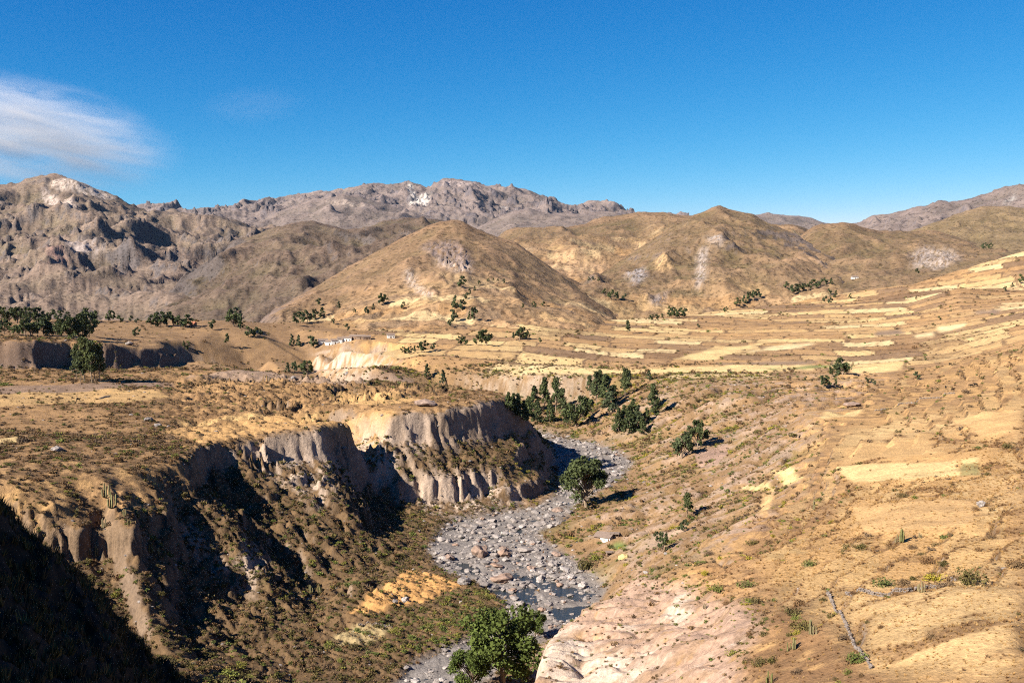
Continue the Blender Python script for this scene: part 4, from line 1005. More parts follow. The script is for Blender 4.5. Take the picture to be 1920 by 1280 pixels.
def tree_meshes(kind, seed, clumps, leaves, leaf, detail=True):
    """trunk with limbs and a crown of leaf clumps, both one metre tall"""
    r = random.Random(seed); bm = bmesh.new(); C, S = [], []
    lean = (r.uniform(-.05, .05), r.uniform(-.05, .05))
    def axis(t): return Vector((lean[0] * t + .012 * math.sin(9 * t + seed), lean[1] * t + .012 * math.cos(7 * t + seed), t))
    R0 = {'round': .028, 'tall': .016, 'airy': .016, 'cone': .02, 'column': .014}[kind]
    top = {'round': .75, 'tall': .93, 'airy': .8, 'cone': .95, 'column': .95}[kind]
    tube(bm, [axis(top * i / 6) for i in range(7)], [R0 * (1 - .85 * i / 6) for i in range(7)], 6 if detail else 4)
    if kind == 'airy':
        for k in range(3):
            a = r.uniform(0, 6.28); e = Vector((.3 * math.cos(a), .3 * math.sin(a), r.uniform(.55, .8)))
            tube(bm, [axis(.05), axis(.05).lerp(e, .5) + Vector((0, 0, .05)), e], [R0 * .8, R0 * .55, R0 * .2], 5)
    lobes = []
    if kind in ('round', 'airy'):
        for k in range(9 if detail else 6):
            a = k * 2.4 + r.uniform(-.5, .5); zz = r.uniform(.22, .88); w = .30 * math.sqrt(max(.05, 1 - ((zz - .5) / .5) ** 2)) * r.uniform(.6, 1.15)
            lobes.append((Vector((math.cos(a) * w, math.sin(a) * w, zz)), r.uniform(.11, .19)))
    for c in range(clumps):
        t = (c + r.random()) / clumps; a = r.uniform(0, 6.28) + c * 2.4
        if kind == 'round': z = .22 + .72 * t; w = .42 * math.sqrt(max(0.03, 1 - ((z - .52) / .5) ** 2)); rad = r.uniform(.10, .16); lo = .2
        elif kind == 'tall': z = .30 + .66 * t; w = .20 * (1 - .55 * abs(t - .35)) * (1.05 - .45 * t); rad = r.uniform(.06, .10); lo = .25
        elif kind == 'airy': z = .2 + .74 * t; w = .42 * math.sqrt(max(0.05, 1 - ((z - .6) / .48) ** 2)); rad = r.uniform(.09, .14); lo = .3
        elif kind == 'cone': z = .08 + .86 * t; w = .26 * (1 - t) + .03; rad = .05 + .08 * (1 - t); lo = .05
        else: z = .06 + .88 * t; w = .09 * math.sin(min(1, t * 1.15 + .15) * 2.8) + .03; rad = r.uniform(.05, .075); lo = .05
        rr = w * (r.random() ** .5 if kind != 'cone' else r.uniform(.5, 1)); ctr = axis(z) + Vector((math.cos(a) * rr, math.sin(a) * rr, 0))
        if lobes and c % 6:
            lc, lr = lobes[c % len(lobes)]; v = Vector((r.gauss(0, 1), r.gauss(0, 1), r.gauss(0, 1))).normalized() * lr * r.uniform(.3, 1); ctr = lc + Vector((v.x, v.y, v.z * .75)); rad *= .8; rr = math.hypot(ctr.x, ctr.y); z = ctr.z
        if detail and kind not in ('cone', 'column'):
            b0 = axis(max(lo * .8, z - rr * .9 - .05)); tube(bm, [b0, b0.lerp(ctr, .55) + Vector((0, 0, .02)), ctr], [R0 * .35, R0 * .22, R0 * .08], 4)
        for k in range(leaves):
            v = rg.normal(size=3); v /= np.linalg.norm(v); q = rad * rg.uniform(.25, 1.05)
            C.append((ctr.x + v[0] * q, ctr.y + v[1] * q, max(.03, ctr.z + v[2] * q * .8))); S.append(leaf * r.uniform(.6, 1.35))
    return to_mesh(bm, 'trunk'), leaf_mesh('crown', C, S, up=0.25, aspect=1.2)

T_NEAR = {'round': tree_meshes('round', 3, 70, 95, .036), 'airy': tree_meshes('airy', 8, 80, 105, .028)}
T_MID = {'tall': [tree_meshes('tall', s, 34, 52, .040) for s in (11, 12, 13)], 'round': [tree_meshes('round', s, 36, 56, .055) for s in (21, 22)], 'cone': [tree_meshes('cone', s, 34, 44, .05) for s in (31, 32)], 'column': [tree_meshes('column', s, 26, 44, .04) for s in (41,)]}
T_FAR = {'tall': [tree_meshes('tall', s, 16, 28, .075, False) for s in (51, 52)], 'round': [tree_meshes('round', s, 20, 30, .10, False) for s in (61, 62, 63)], 'cone': [tree_meshes('cone', s, 18, 24, .085, False) for s in (71, 72)], 'column': [tree_meshes('column', 81, 14, 24, .06, False)]}
for grp in (T_MID, T_FAR):
    for v in grp.values():
        for a_, b_ in v: a_.materials.append(M_bark); b_.materials.append(M_leaf)
for a_, b_ in T_NEAR.values(): a_.materials.append(M_bark); b_.materials.append(M_leaf)
T_NEAR['airy'][1].materials.clear(); T_NEAR['airy'][1].materials.append(M_leaf2)

# ------------------------------------------------------------------ scattering of what nobody could count
def scatter(name, pts, scl, meshes, mats, label, cat):
    """points that carry a stone, tuft or shrub each (geometry nodes, one object)"""
    protos = []
    for me_ in meshes:
        for mt in mats:
            c = me_.copy(); c.materials.clear(); c.materials.append(mt)
            protos.append(bpy.data.objects.new(name + '_sample', c))
    n = len(pts); me_ = bpy.data.meshes.new(name)
    me_.vertices.add(n); me_.vertices.foreach_set('co', np.asarray(pts, np.float32).ravel())
    a = me_.attributes.new('scl', 'FLOAT_VECTOR', 'POINT'); a.data.foreach_set('vector', np.asarray(scl, np.float32).ravel())
    rot = np.zeros((n, 3), np.float32); rot[:, 2] = rg.uniform(0, 6.28, n); rot[:, 0] = rg.normal(0, .12, n); rot[:, 1] = rg.normal(0, .12, n)
    a = me_.attributes.new('rot', 'FLOAT_VECTOR', 'POINT'); a.data.foreach_set('vector', rot.ravel())
    a = me_.attributes.new('pid', 'INT', 'POINT'); a.data.foreach_set('value', rg.integers(0, len(protos), n).astype(np.int32))
    o = link(name, me_)
    ng = bpy.data.node_groups.new(name, 'GeometryNodeTree'); N, Lk = ng.nodes, ng.links
    ng.interface.new_socket('Geometry', in_out='INPUT', socket_type='NodeSocketGeometry'); ng.interface.new_socket('Geometry', in_out='OUTPUT', socket_type='NodeSocketGeometry')
    gi, go = N.new('NodeGroupInput'), N.new('NodeGroupOutput'); ip = N.new('GeometryNodeInstanceOnPoints'); gt = N.new('GeometryNodeGeometryToInstance')
    for p in reversed(protos):
        oi = N.new('GeometryNodeObjectInfo'); oi.inputs['Object'].default_value = p; Lk.new(oi.outputs['Geometry'], gt.inputs[0])
    def attr(nm, ty):
        q = N.new('GeometryNodeInputNamedAttribute'); q.data_type = ty; q.inputs['Name'].default_value = nm; return q.outputs[0]
    Lk.new(gi.outputs[0], ip.inputs['Points']); Lk.new(gt.outputs[0], ip.inputs['Instance']); ip.inputs['Pick Instance'].default_value = True
    Lk.new(attr('pid', 'INT'), ip.inputs['Instance Index']); Lk.new(attr('scl', 'FLOAT_VECTOR'), ip.inputs['Scale'])
    e2r = N.new('FunctionNodeEulerToRotation'); Lk.new(attr('rot', 'FLOAT_VECTOR'), e2r.inputs[0]); Lk.new(e2r.outputs[0], ip.inputs['Rotation'])
    Lk.new(ip.outputs[0], go.inputs[0])
    md = o.modifiers.new('scatter', 'NODES'); md.node_group = ng
    return tag(o, label, cat, kind='stuff')

cell = np.gradient(YG, axis=0) * np.gradient(XG, axis=1)
vis_px, vis_py = pixel(XG, YG, Z)
in_view = (vis_px > -60) & (vis_px < 1980) & (vis_py < 1330)
runmax = np.maximum.accumulate((Z / YG)[::1], axis=0)
seen = in_view & (Z / YG > runmax - 0.012)
def sample(dens, n_max):
    w = (cell * dens * seen).ravel().astype(np.float64); tot = w.sum(); n = int(min(tot, n_max))
    idx = np.searchsorted(np.cumsum(w), rg.random(n) * tot); idx = np.clip(idx, 0, w.size - 1)
    return idx
def place(idx):
    r, c = np.unravel_index(idx, XG.shape)
    jr = np.clip(r + rg.uniform(-.5, .5, len(r)), 0, NROW - 1.01); jc = np.clip(c + rg.uniform(-.5, .5, len(c)), 0, NCOL - 1.01)
    r0 = jr.astype(int); c0 = jc.astype(int); fr_, fc = jr - r0, jc - c0
    def b(A): return A[r0, c0] * (1 - fr_) * (1 - fc) + A[r0 + 1, c0] * fr_ * (1 - fc) + A[r0, c0 + 1] * (1 - fr_) * fc + A[r0 + 1, c0 + 1] * fr_ * fc
    return np.stack([b(XG), b(YG), b(Z)], 1), r, c

noB = (1 - riverS) * (1 - sstep(1.3, 1.8, slope))
hedge = valley * ((pfr > 0.88) | (pcf < 0.04)) * sstep(-0.1, 0.25, n_c + n_b * 0.4)
clear = np.ones_like(XG)
for c, poly in FIELDS:
    P = plan(near_layer, poly)
    if len(P) > 2:
        w_, m_ = zone(P, 0.8, 0.8); clear[w_] *= 1 - m_ * (0.97 if c[0] > 0.5 or c is C_GRAVEL else 0.75)
for poly in (PALES[9][1], PALES[10][1]):
    w_, m_ = zone(plan(near_layer, poly), 2, 2); clear[w_] *= 1 - m_ * .85
right_canyon = canyon * (1 - left_side)
dens = (canyon * left_side * 1.1 * sstep(-0.35, 0.1, n_b + n_a * .5) + right_canyon * 0.62 * sstep(-0.35, 0.1, n_b) * (0.3 + 1.4 * sstep(0.2, 0.6, rrib)) + rimzone * 0.4 * sstep(-0.3, 0.1, n_b + n_a * .5) + platm * 0.30 * sstep(-0.12, 0.2, n_b + n_a * .6 + n_c * .3)
        + terr * 0.04 * sstep(0.0, 0.3, n_a + n_b * .5) + terr * brn * 0.05 + hedge * 0.09 + valley * 0.002 + tz * sstep(0.7, 0.8, tfr) * 0.30 * sstep(-0.2, 0.2, n_a + n_b * .4) + 0.006 * (1 - terr) * (1 - valley) + soft((AC[None, :] > 0.17) & (YG < 330) & (Z > -68), 4, 6) * (1 - terr) * 0.09 * sstep(-0.2, 0.2, n_b) + bare * 1.8)
dens = dens * noB * clear * (1 - 0.9 * bare) * (1 - fgm)
benchm = region([(640, 1160), (720, 1150), (800, 1130), (870, 1098), (950, 1130), (920, 1178), (860, 1205), (770, 1240), (700, 1230)], 3, 3)
dens = dens + benchm * 0.16 * clear
idx = sample(dens, 70000)
pts, rr_, cc_ = place(idx)
lf = left_side[rr_, cc_]; cn = canyon[rr_, cc_]; tr_ = terr[rr_, cc_]; yy = pts[:, 1]; bn = benchm[rr_, cc_]
size = rg.gamma(4.0, 0.19, len(pts)) * (0.75 + 0.55 * sstep(350, 900, yy)) * np.where(bare[rr_, cc_] > .3, .55, 1.0)
size = np.clip(size, 0.25, 2.6)
u = rg.random(len(pts)) + fbm(pts[:, 0] / 12, pts[:, 1] / 12, 2, ox=90) * 0.7
rimR = ((pts[:, 0] / yy > .16) & (pts[:, 0] / yy < .34) & (yy < 300) & (pts[:, 2] > -72))
kind = np.where(rimR, np.where(u < .35, 0, np.where(u < .62, 1, np.where(u < .95, 2, 3))), np.where(bn > .4, np.where(u < .45, 2, 1), np.where((cn > .5) & (lf > .5), np.where(u < .5, 1, np.where(u < .92, 0, 2)), np.where(cn > .5, np.where(u < .42, 0, np.where(u < .66, 1, np.where(u < .95, 2, 3))), np.where(u < .7, 0, np.where(u < .93, 1, 2))))))
scl = np.stack([size * rg.uniform(.8, 1.25, len(size)), size * rg.uniform(.8, 1.25, len(size)), size * rg.uniform(.7, 1.15, len(size))], 1)
app = size / yy
px_, py_ = pixel(pts[:, 0], pts[:, 1], pts[:, 2] + size * .4)
def visible(p, px, py, tol=0.012):
    h = near_layer.hit(px, py)
    return h is None or h[1] > p[1] * (1 - tol)
order = np.argsort(-app); chosen = []
for i in order:
    if len(chosen) >= 240: break
    if 5 < px_[i] < 1915 and py_[i] < 1275 and visible(pts[i], px_[i], py_[i]): chosen.append(i)
pickd = np.zeros(len(pts), bool); pickd[chosen] = True
KN = ('brown', 'olive', 'green', 'yellow')
MK = (M_dry, M_olive, M_green, M_yellow)
for k in range(4):
    s_ = (kind == k) & ~pickd
    scatter('scrub', pts[s_], scl[s_], SHRUB, [MK[k]], '%s scrub spread over slopes and plateaus' % KN[k], 'scrub')

SH_MESH = {}
def shrub_data(k, fine):
    key = (k if not isinstance(k, str) else k, fine)
    if key not in SH_MESH:
        SH_MESH[key] = []
        mt = {'yellow': M_yellow, 0: M_dry, 1: M_olive, 2: M_green, 3: M_yellow}[k]
        for me_ in (SHRUB_FINE if fine else SHRUB):
            c = me_.copy(); c.materials.clear(); c.materials.append(mt); SH_MESH[key].append(c)
    return SH_MESH[key]

def zone_name(p, px, py):
    if px < 1000 and p[1] < 240 and p[2] < -95 and px > 600: return 'on the green bench by the foreground river bend'
    if p[2] < -66 and p[0] < -2: return 'on the shaded left canyon slope'
    if p[0] < 20 and p[1] < 640 and p[2] > -68: return 'on the left plateau above the canyon'
    if p[2] < -66: return 'on the sunny right canyon slope'
    if py > 1050 and px < 1460: return 'on the bare pink slope above the river'
    if p[1] > 600: return 'among fields of the valley floor'
    return 'in the golden grass of the right terraces'
MARKS = [('plateau tree clump', 165, 680), ('pale grey outcrop', 105, 840), ('largest cactus', 208, 945), ('dark near slope', 100, 1080), ('pair of green cacti', 175, 1035), ('first shadow gully', 440, 900), ('lit spur', 480, 1080), ('second shadow gully', 690, 870), ('pale river cliff', 860, 930),
         ('orange terrace', 780, 1100), ('small lower field', 680, 1190), ('foreground eucalyptus', 940, 1220), ('white hut', 1130, 1005), ('big round tree', 1100, 900), ('river bend trees', 1080, 770), ('ploughed bench field', 1335, 855), ('small straw fields', 1440, 900), ('long straw field', 1680, 882), ('stone wall corner', 1600, 1110), ('field cactus', 1690, 1005), ('bare pink slope', 1250, 1190), ('two dark bench trees', 1290, 830), ('plateau rim', 560, 805), ('lower left slope', 420, 1220), ('slender slope tree', 1288, 945), ('right terraces rim', 1560, 960), ('nose of the plateau', 960, 800)]
def beside(px, py):
    nm, x, y = min(MARKS, key=lambda q_: (q_[1] - px) ** 2 + ((q_[2] - py) * 1.4) ** 2)
    dx, dy = px - x, (py - y) * 1.4
    near_ = math.hypot(dx, dy) < 70
    s = ('right of' if dx > 0 else 'left of') if abs(dx) > abs(dy) else ('below' if dy > 0 else 'above')
    return ('just ' if near_ else 'well ') + s + ' the ' + nm
ORD = 'leftmost|second from left|third from left|fourth from left|fifth from left|sixth from left|seventh from left|eighth from left|ninth from left|tenth from left|eleventh from left|twelfth from left|thirteenth from left|fourteenth from left|fifteenth from left|sixteenth from left|seventeenth from left|eighteenth from left|nineteenth from left|twentieth from left'.split('|')
def single_out(objs, noun, nouns):
    by = {}
    for o_, x_ in objs: by.setdefault(o_['label'], []).append((x_, o_))
    for lb, l_ in by.items():
        if len(l_) > 1:
            for k_, (x_, o_) in enumerate(sorted(l_, key=lambda e_: e_[0])):
                if k_ < len(ORD): o_['label'] = ('rightmost' if k_ == len(l_) - 1 else ORD[k_]) + ' of the ' + lb.replace(noun, nouns, 1)
MADE = []
for i in chosen:
    me_ = rnd.choice(shrub_data(int(kind[i]), yy[i] < 330))
    o = bpy.data.objects.new('shrub', me_); COL.objects.link(o)
    o.location = (pts[i][0], pts[i][1], pts[i][2] - .05); o.scale = scl[i]; o.rotation_euler = (0, 0, rnd.uniform(0, 6.28))
    z_ = zone_name(pts[i], px_[i], py_[i])
    sz_ = 'large' if size[i] / yy[i] * F > 9 else 'middling' if size[i] / yy[i] * F > 6.5 else 'small'
    tag(o, '%s %s shrub %s' % (sz_, KN[kind[i]], beside(px_[i], py_[i])), 'shrub', 'scattered shrubs ' + z_); MADE.append((o, px_[i]))
single_out(MADE, 'shrub', 'shrubs')

# grass of the right terraces, tufts on the dark near slope
gd = terr * (YG < 260) * 0.85 * (1 - 0.8 * brn) * (0.25 + 0.75 * clear)
idx = sample(gd * np.clip(150 / YG, 0, 1.6), 22000); gp, r_, c_ = place(idx)
h_ = rg.uniform(.22, .5, len(gp)) * np.clip(gp[:, 1] / 150, .8, 1.4); gs = np.stack([h_ * 1.1, h_ * 1.1, h_ * .8], 1)
scatter('grass', gp, gs, TUFT, [M_grass], 'golden dry grass on the right hand terraces', 'grass')
bd = (terr * (YG < 300) * 1.3 * brn + tz * sstep(0.68, 0.78, tfr) * 1.0 * (YG < 330) + right_canyon * 0.10 + (1 - terr) * (XG > 20) * (YG < 260) * 0.4 * (1 - bare) * (Z > -66)) * clear
idx = sample(bd * np.clip(160 / YG, 0, 1.6), 16000); gp, r_, c_ = place(idx)
h_ = rg.uniform(.3, .75, len(gp)) * np.clip(gp[:, 1] / 170, .8, 1.4); gs = np.stack([h_, h_, h_ * .8], 1)
scatter('brush', gp, gs, TUFT, [M_brush, M_brush, M_grass], 'brown brush and dead stalks on the right hand slopes', 'brush')
idx = sample(fgm * 3.0, 6000); gp, r_, c_ = place(idx)
h_ = rg.uniform(.4, 1.1, len(gp)); gs = np.stack([h_, h_, h_], 1)
scatter('tussock_grass', gp, gs, TUFT, [M_olive, M_tuss], 'dark grass tussocks on the shaded near slope', 'grass')
pd = platm * 0.10 * clear + left_side * canyon * 0.12 * noB + benchm * .5
idx = sample(pd * np.clip(350 / YG, 0, 1.4), 6000); gp, r_, c_ = place(idx)
h_ = rg.uniform(.4, .9, len(gp)); gs = np.stack([h_, h_, h_ * .6], 1)
scatter('bunch_grass', gp, gs, TUFT, [M_grass, M_brush], 'tawny bunch grass on the plateau and left slope', 'grass')

# stones of the river bed and loose stones on the slopes
sd = riverS * (0.15 + 1.1 * sstep(-.15, .3, n_b + n_a * .5)) * (riverS > .3)
idx = sample(sd * np.clip(330 / YG, .4, 1.3), 9000); sp, r_, c_ = place(idx)
ss = np.clip(rg.gamma(.8, .42, len(sp)), .10, 1.7) * np.clip(sp[:, 1] / 300, .9, 1.5); sc3 = np.stack([ss * rg.uniform(.8, 1.3, len(ss)), ss, ss * .9], 1)
sp[:, 2] += ss * .15
scatter('river_stones', sp, sc3, ROCKS_S, [M_rock], 'grey stones covering the river bed', 'stones')
ld = (left_side * canyon * .03 + right_canyon * .018 + platm * .006 + rockm * .03) * (1 - fgm) * (1 - riverS) * (YG < 640)
idx = sample(ld, 2200); sp, r_, c_ = place(idx)
ss = np.clip(rg.gamma(2.0, .16, len(sp)), .15, 1.1); sc3 = np.stack([ss * 1.1, ss, ss * .9], 1)
scatter('loose_stones', sp, sc3, ROCKS_S, [M_rock], 'loose stones lying on the canyon slopes', 'stones')
print('scatter', round(time.time() - T0, 1), len(pts))
# ------------------------------------------------------------------ single things
def empty(name, loc, rz=0.0, scale=(1, 1, 1)):
    o = bpy.data.objects.new(name, None); COL.objects.link(o); o.empty_display_size = 0.5
    o.location = loc; o.rotation_euler = (0, 0, rz); o.scale = scale
    return o

def part(name, me_, parent, mat=None):
    o = bpy.data.objects.new(name, me_); COL.objects.link(o); o.parent = parent
    if mat is not None and not me_.materials: me_.materials.append(mat)
    return o

def at(px, py):
    h = pick(px, py)
    if h is None:
        h = PY(px, py, 1300.0)
    return Vector(h)

def tree(px, py, hpx, kind, label, group=None, wide=1.0, name='eucalyptus_tree', near=None, sink=0.01):
    p = at(px, py); d = p.y * CP - p.z * SP; Ht = hpx * d / F
    if near: tm, cm_ = T_NEAR[near]
    else: tm, cm_ = rnd.choice((T_MID if hpx >= 30 else T_FAR)[kind])
    o = empty(name, (p.x, p.y, p.z - Ht * sink), rnd.uniform(0, 6.28), (Ht * wide * rnd.uniform(.92, 1.08), Ht * wide * rnd.uniform(.92, 1.08), Ht))
    part('trunk', tm, o); part('crown', cm_, o)
    return tag(o, label, 'tree', group)

# the trees that stand alone
tree(944, 1300, 178, 'airy', 'large bright green eucalyptus with pale trunks at the bottom of the picture', None, 1.12, near='airy')
tree(884, 1305, 105, 'airy', 'low bright green tree left of the large foreground eucalyptus', None, 1.0, near='airy')
tree(1003, 1196, 58, 'airy', 'small pale trunked tree beside the blue pool', None, .95, near='airy')
tree(1098, 950, 98, 'round', 'big round dark tree on the river bank in the middle of the canyon', None, 1.05, near='round')
tree(1278, 860, 58, 'round', 'left of two dark trees beside the ploughed bench field', None, .95)
tree(1308, 840, 56, 'round', 'right of two dark trees beside the ploughed bench field', None, .9)
tree(1288, 968, 46, 'tall', 'slender dark tree on the slope right of the big round tree', None, 1.3)
tree(1282, 997, 26, 'round', 'small dark tree below the slender slope tree', None, .8)
tree(1243, 1036, 42, 'round', 'grey green bush like tree right of the white hut', None, .6)
tree(1231, 1015, 20, 'round', 'small grey green tree above right of the white hut', None, .8)
tree(800, 706, 26, 'cone', 'left of two small trees at the far edge of the plateau', None, .9)
tree(832, 719, 28, 'cone', 'right of two small trees at the far edge of the plateau', None, .9)
G = 'tree clump on the left plateau'
for k, (x, y, h, w) in enumerate(((143, 712, 68, .85), (158, 716, 86, .85), (172, 717, 80, .85), (186, 715, 72, .85), (150, 716, 58, .95), (178, 714, 62, .95))):
    tree(x, y, h, 'tall', ('leftmost tree of the tall clump on the left plateau', 'tallest tree of the clump on the left plateau', 'tree right of the tallest in the clump on the left plateau', 'rightmost tree of the tall clump on the left plateau', 'low front tree of the clump on the left plateau', 'low tree behind the trunks of the left plateau clump')[k], G, w)
G = 'trees at the river bend below the pale far cliff'
BEND = ((953, 772, 40, 'cone'), (972, 780, 46, 'cone'), (990, 788, 48, 'cone'), (1008, 793, 44, 'cone'), (1020, 768, 62, 'tall'), (1042, 772, 66, 'tall'), (1062, 802, 40, 'tall'), (1080, 800, 64, 'round'), (1094, 792, 46, 'tall'), (1118, 760, 66, 'tall'), (1134, 765, 66, 'tall'), (1150, 764, 44, 'tall'), (1172, 744, 56, 'tall'), (1160, 808, 46, 'cone'), (1180, 812, 56, 'cone'), (1194, 806, 50, 'cone'), (1213, 795, 32, 'cone'), (1228, 778, 62, 'column'), (1222, 772, 46, 'tall'), (1217, 712, 20, 'cone'), (962, 778, 44, 'cone'), (981, 790, 42, 'cone'), (1000, 770, 50, 'cone'), (1031, 790, 44, 'cone'), (1052, 778, 52, 'tall'), (1106, 742, 40, 'tall'), (1126, 738, 46, 'tall'), (1143, 770, 50, 'cone'), (1170, 800, 44, 'cone'), (1186, 790, 46, 'cone'), (1205, 812, 34, 'cone'), (1178, 736, 44, 'tall'))
for k, (x, y, h, kd) in enumerate(BEND):
    tree(x, y, h, kd, 'dark tree in the river bend group, number %s counted from the left' % ('one two three four five six seven eight nine ten eleven twelve thirteen fourteen fifteen sixteen seventeen eighteen nineteen twenty twenty-one twenty-two twenty-three twenty-four twenty-five twenty-six twenty-seven twenty-eight twenty-nine thirty thirty-one thirty-two thirty-three'.split()[sorted(BEND).index(BEND[k])]), G, .85 if kd == 'tall' else 1.2 if kd == 'column' else 1.0)
FARS = [
 ('in the dark row along the left edge of the far bench', [(3, 607, 35), (18, 605, 32), (33, 606, 34), (48, 607, 33), (62, 605, 30), (76, 604, 28), (95, 601, 22), (110, 602, 20), (125, 601, 16)], 'round'),
 ('in the front row above the dark left cliff', [(8, 627, 30), (22, 628, 24), (36, 629, 30), (47, 630, 36), (58, 630, 38), (70, 629, 36), (82, 629, 36), (92, 629, 36), (104, 628, 30)], 'round'),
 ('in the dense dark clump above the tall plateau trees', [(115, 632, 35), (126, 634, 42), (137, 636, 46), (148, 637, 50), (158, 638, 52), (167, 630, 48), (175, 606, 25), (166, 604, 28)], 'round'),
 ('in the left part of the far bench behind the dark cliff', [(205, 604, 22), (214, 603, 20), (226, 605, 15), (245, 603, 12), (256, 606, 10)], 'round'),
 ('in the clump at the foot of the brown hill', [(283, 612, 22), (292, 612, 28), (302, 612, 30), (313, 611, 28), (325, 611, 25), (338, 614, 24), (350, 615, 25)], 'round'),
 ('standing apart near the small knoll', [(255, 632, 20), (398, 618, 20), (425, 648, 24), (345, 650, 12), (352, 656, 12)], 'round'),
 ('in the string of trees beside the dry ravine', [(438, 612, 36), (447, 600, 24), (452, 622, 28), (466, 632, 20), (478, 632, 20), (488, 630, 14)], 'round'),
 ('in the pair of dark cones near the pale cliff', [(548, 648, 24), (560, 648, 22), (587, 652, 22)], 'cone'),
 ('in the dark notch left of the pale cliff', [(575, 706, 32), (540, 698, 20), (553, 698, 22), (568, 696, 18)], 'round'),
 ('in the thicket on the left flank of the cone shaped hill', [(556, 612, 26), (566, 606, 22), (577, 604, 24), (590, 600, 22), (604, 594, 20), (598, 572, 14), (635, 582, 18), (625, 608, 12), (652, 620, 14)], 'round'),
 ('in the middle clump on the cone shaped hill', [(665, 587, 10), (688, 590, 16), (700, 580, 12), (712, 573, 20), (718, 570, 22), (755, 580, 14)], 'round'),
 ('along the field border of the cone shaped hill', [(853, 576, 24), (866, 582, 22), (888, 600, 26), (880, 598, 16), (845, 612, 18), (851, 602, 22), (865, 540, 22), (880, 556, 16), (874, 562, 14), (890, 545, 10), (898, 534, 9), (945, 532, 10), (925, 528, 8), (915, 528, 7), (934, 528, 7)], 'round'),
 ('on the right shoulder of the cone shaped hill', [(980, 580, 12), (1002, 578, 14), (1018, 574, 10)], 'round'),
 ('in the valley below the cone shaped hill', [(863, 647, 18), (872, 647, 17), (893, 646, 20), (912, 648, 34), (903, 648, 22), (963, 638, 16), (974, 637, 22), (982, 636, 24), (990, 634, 16), (1013, 643, 10)], 'round'),
 ('in the low clump at the left of the valley fields', [(758, 663, 14), (768, 664, 16), (778, 663, 16), (793, 661, 24), (812, 657, 14)], 'round'),
 ('alone in the pale valley fields', [(1178, 626, 26), (1310, 615, 9), (1360, 586, 12)], 'round'),
 ('in the dark clump in the middle of the valley', [(1222, 601, 12), (1232, 600, 12), (1242, 599, 12), (1256, 583, 10), (1258, 596, 20), (1266, 597, 18), (1274, 596, 20), (1283, 595, 18)], 'round'),
 ('on the low ridge left of the grey scree', [(1104, 527, 8), (1112, 526, 8), (1122, 528, 8), (1133, 553, 12), (1145, 560, 18), (1157, 562, 16), (1170, 562, 12)], 'round'),
 ('in the row at the foot of the peaked hill', [(1382, 574, 16), (1395, 568, 16), (1404, 564, 18), (1413, 561, 18), (1422, 558, 16)], 'round'),
 ('in the row below the dark low ridge', [(1474, 540, 12), (1488, 551, 20), (1497, 549, 18), (1507, 546, 16), (1518, 543, 15), (1528, 541, 17), (1538, 537, 15), (1548, 534, 14), (1558, 532, 12)], 'round'),
 ('in the small group on the upper terraces', [(1546, 566, 12), (1556, 570, 14), (1567, 557, 14), (1556, 552, 12), (1594, 560, 10)], 'round'),
 ('scattered at the foot of the round hill', [(1720, 513, 10), (1718, 563, 9), (1762, 600, 8), (1845, 468, 14), (1856, 467, 12), (1914, 532, 18), (1885, 546, 10), (1898, 538, 9)], 'round'),
 ('in the tall clump amid the right hand fields', [(1580, 702, 34), (1570, 712, 30), (1558, 707, 20), (1552, 727, 24), (1543, 729, 26), (1566, 726, 16)], 'tall'),
 ('standing apart on the right hand fields', [(1720, 712, 16), (1510, 713, 8), (1626, 718, 12), (1638, 722, 12), (1735, 676, 8)], 'round'),
]
for where, lst, kd in FARS:
    xs = sorted(lst)
    for x, y, h in lst:
        i = xs.index((x, y, h)); n = len(lst)
        pos = 'leftmost' if i == 0 else 'rightmost' if i == n - 1 else ['second', 'third', 'fourth', 'fifth', 'sixth', 'seventh', 'eighth', 'ninth', 'tenth', 'eleventh', 'twelfth', 'thirteenth', 'fourteenth'][i - 1]
        tree(x, y, h, kd if rnd.random() < .7 else rnd.choice(('tall', 'cone', 'round')), '%s dark tree %s' % (pos, where), 'far trees ' + where, rnd.uniform(.85, 1.15) * (1.2 if kd == 'tall' else 1))

# ------------------------------------------------------------------ boulders
BCACHE = {}
def boulder(px, py, wpx, label, group=None, flat=.75, mat=None, wide=1.0):
    p = at(px, py); d = p.y * CP - p.z * SP; r = wpx * d / F * .5
    key = (rnd.randrange(len(BOULDERS)), (mat or M_rock).name)
    if key not in BCACHE: BCACHE[key] = BOULDERS[key[0]].copy(); BCACHE[key].materials.append(mat or M_rock)
    me_ = BCACHE[key]
    o = bpy.data.objects.new('boulder', me_); COL.objects.link(o)
    o.location = (p.x, p.y + r * .6, p.z + r * .35 * flat); o.scale = (r * wide, r * .9, r * flat * 1.1); o.rotation_euler = (rnd.uniform(-.15, .15), rnd.uniform(-.15, .15), rnd.uniform(0, 6.28))
    return tag(o, label, 'boulder', group)
GB = 'large boulders in the river'
boulder(899, 1044, 34, 'largest brown boulder standing in the river', GB, 1.0, M_rock2)
boulder(945, 1044, 26, 'reddish round boulder right of the largest river boulder', GB, .8, M_rock2)
boulder(842, 1050, 24, 'brown rounded boulder left of the largest river boulder', GB, .75, M_rock2)
boulder(871, 1096, 30, 'grey brown boulder at the edge of the orange terrace', GB, .65)
boulder(905, 1098, 28, 'flat grey boulder between two larger ones below the brown pool', GB, .5)
boulder(940, 1092, 42, 'long sloping grey boulder in the middle of the river', GB, .55, M_rock2, 1.1)
boulder(930, 1064, 30, 'low flat tan boulder behind the long sloping one', GB, .35, M_rock2, 1.2)
boulder(1014, 1090, 18, 'upright dark grey boulder beside the narrow blue water', GB, 1.0)
boulder(1092, 1102, 18, 'grey block at the right edge of the stony river', GB, .9)
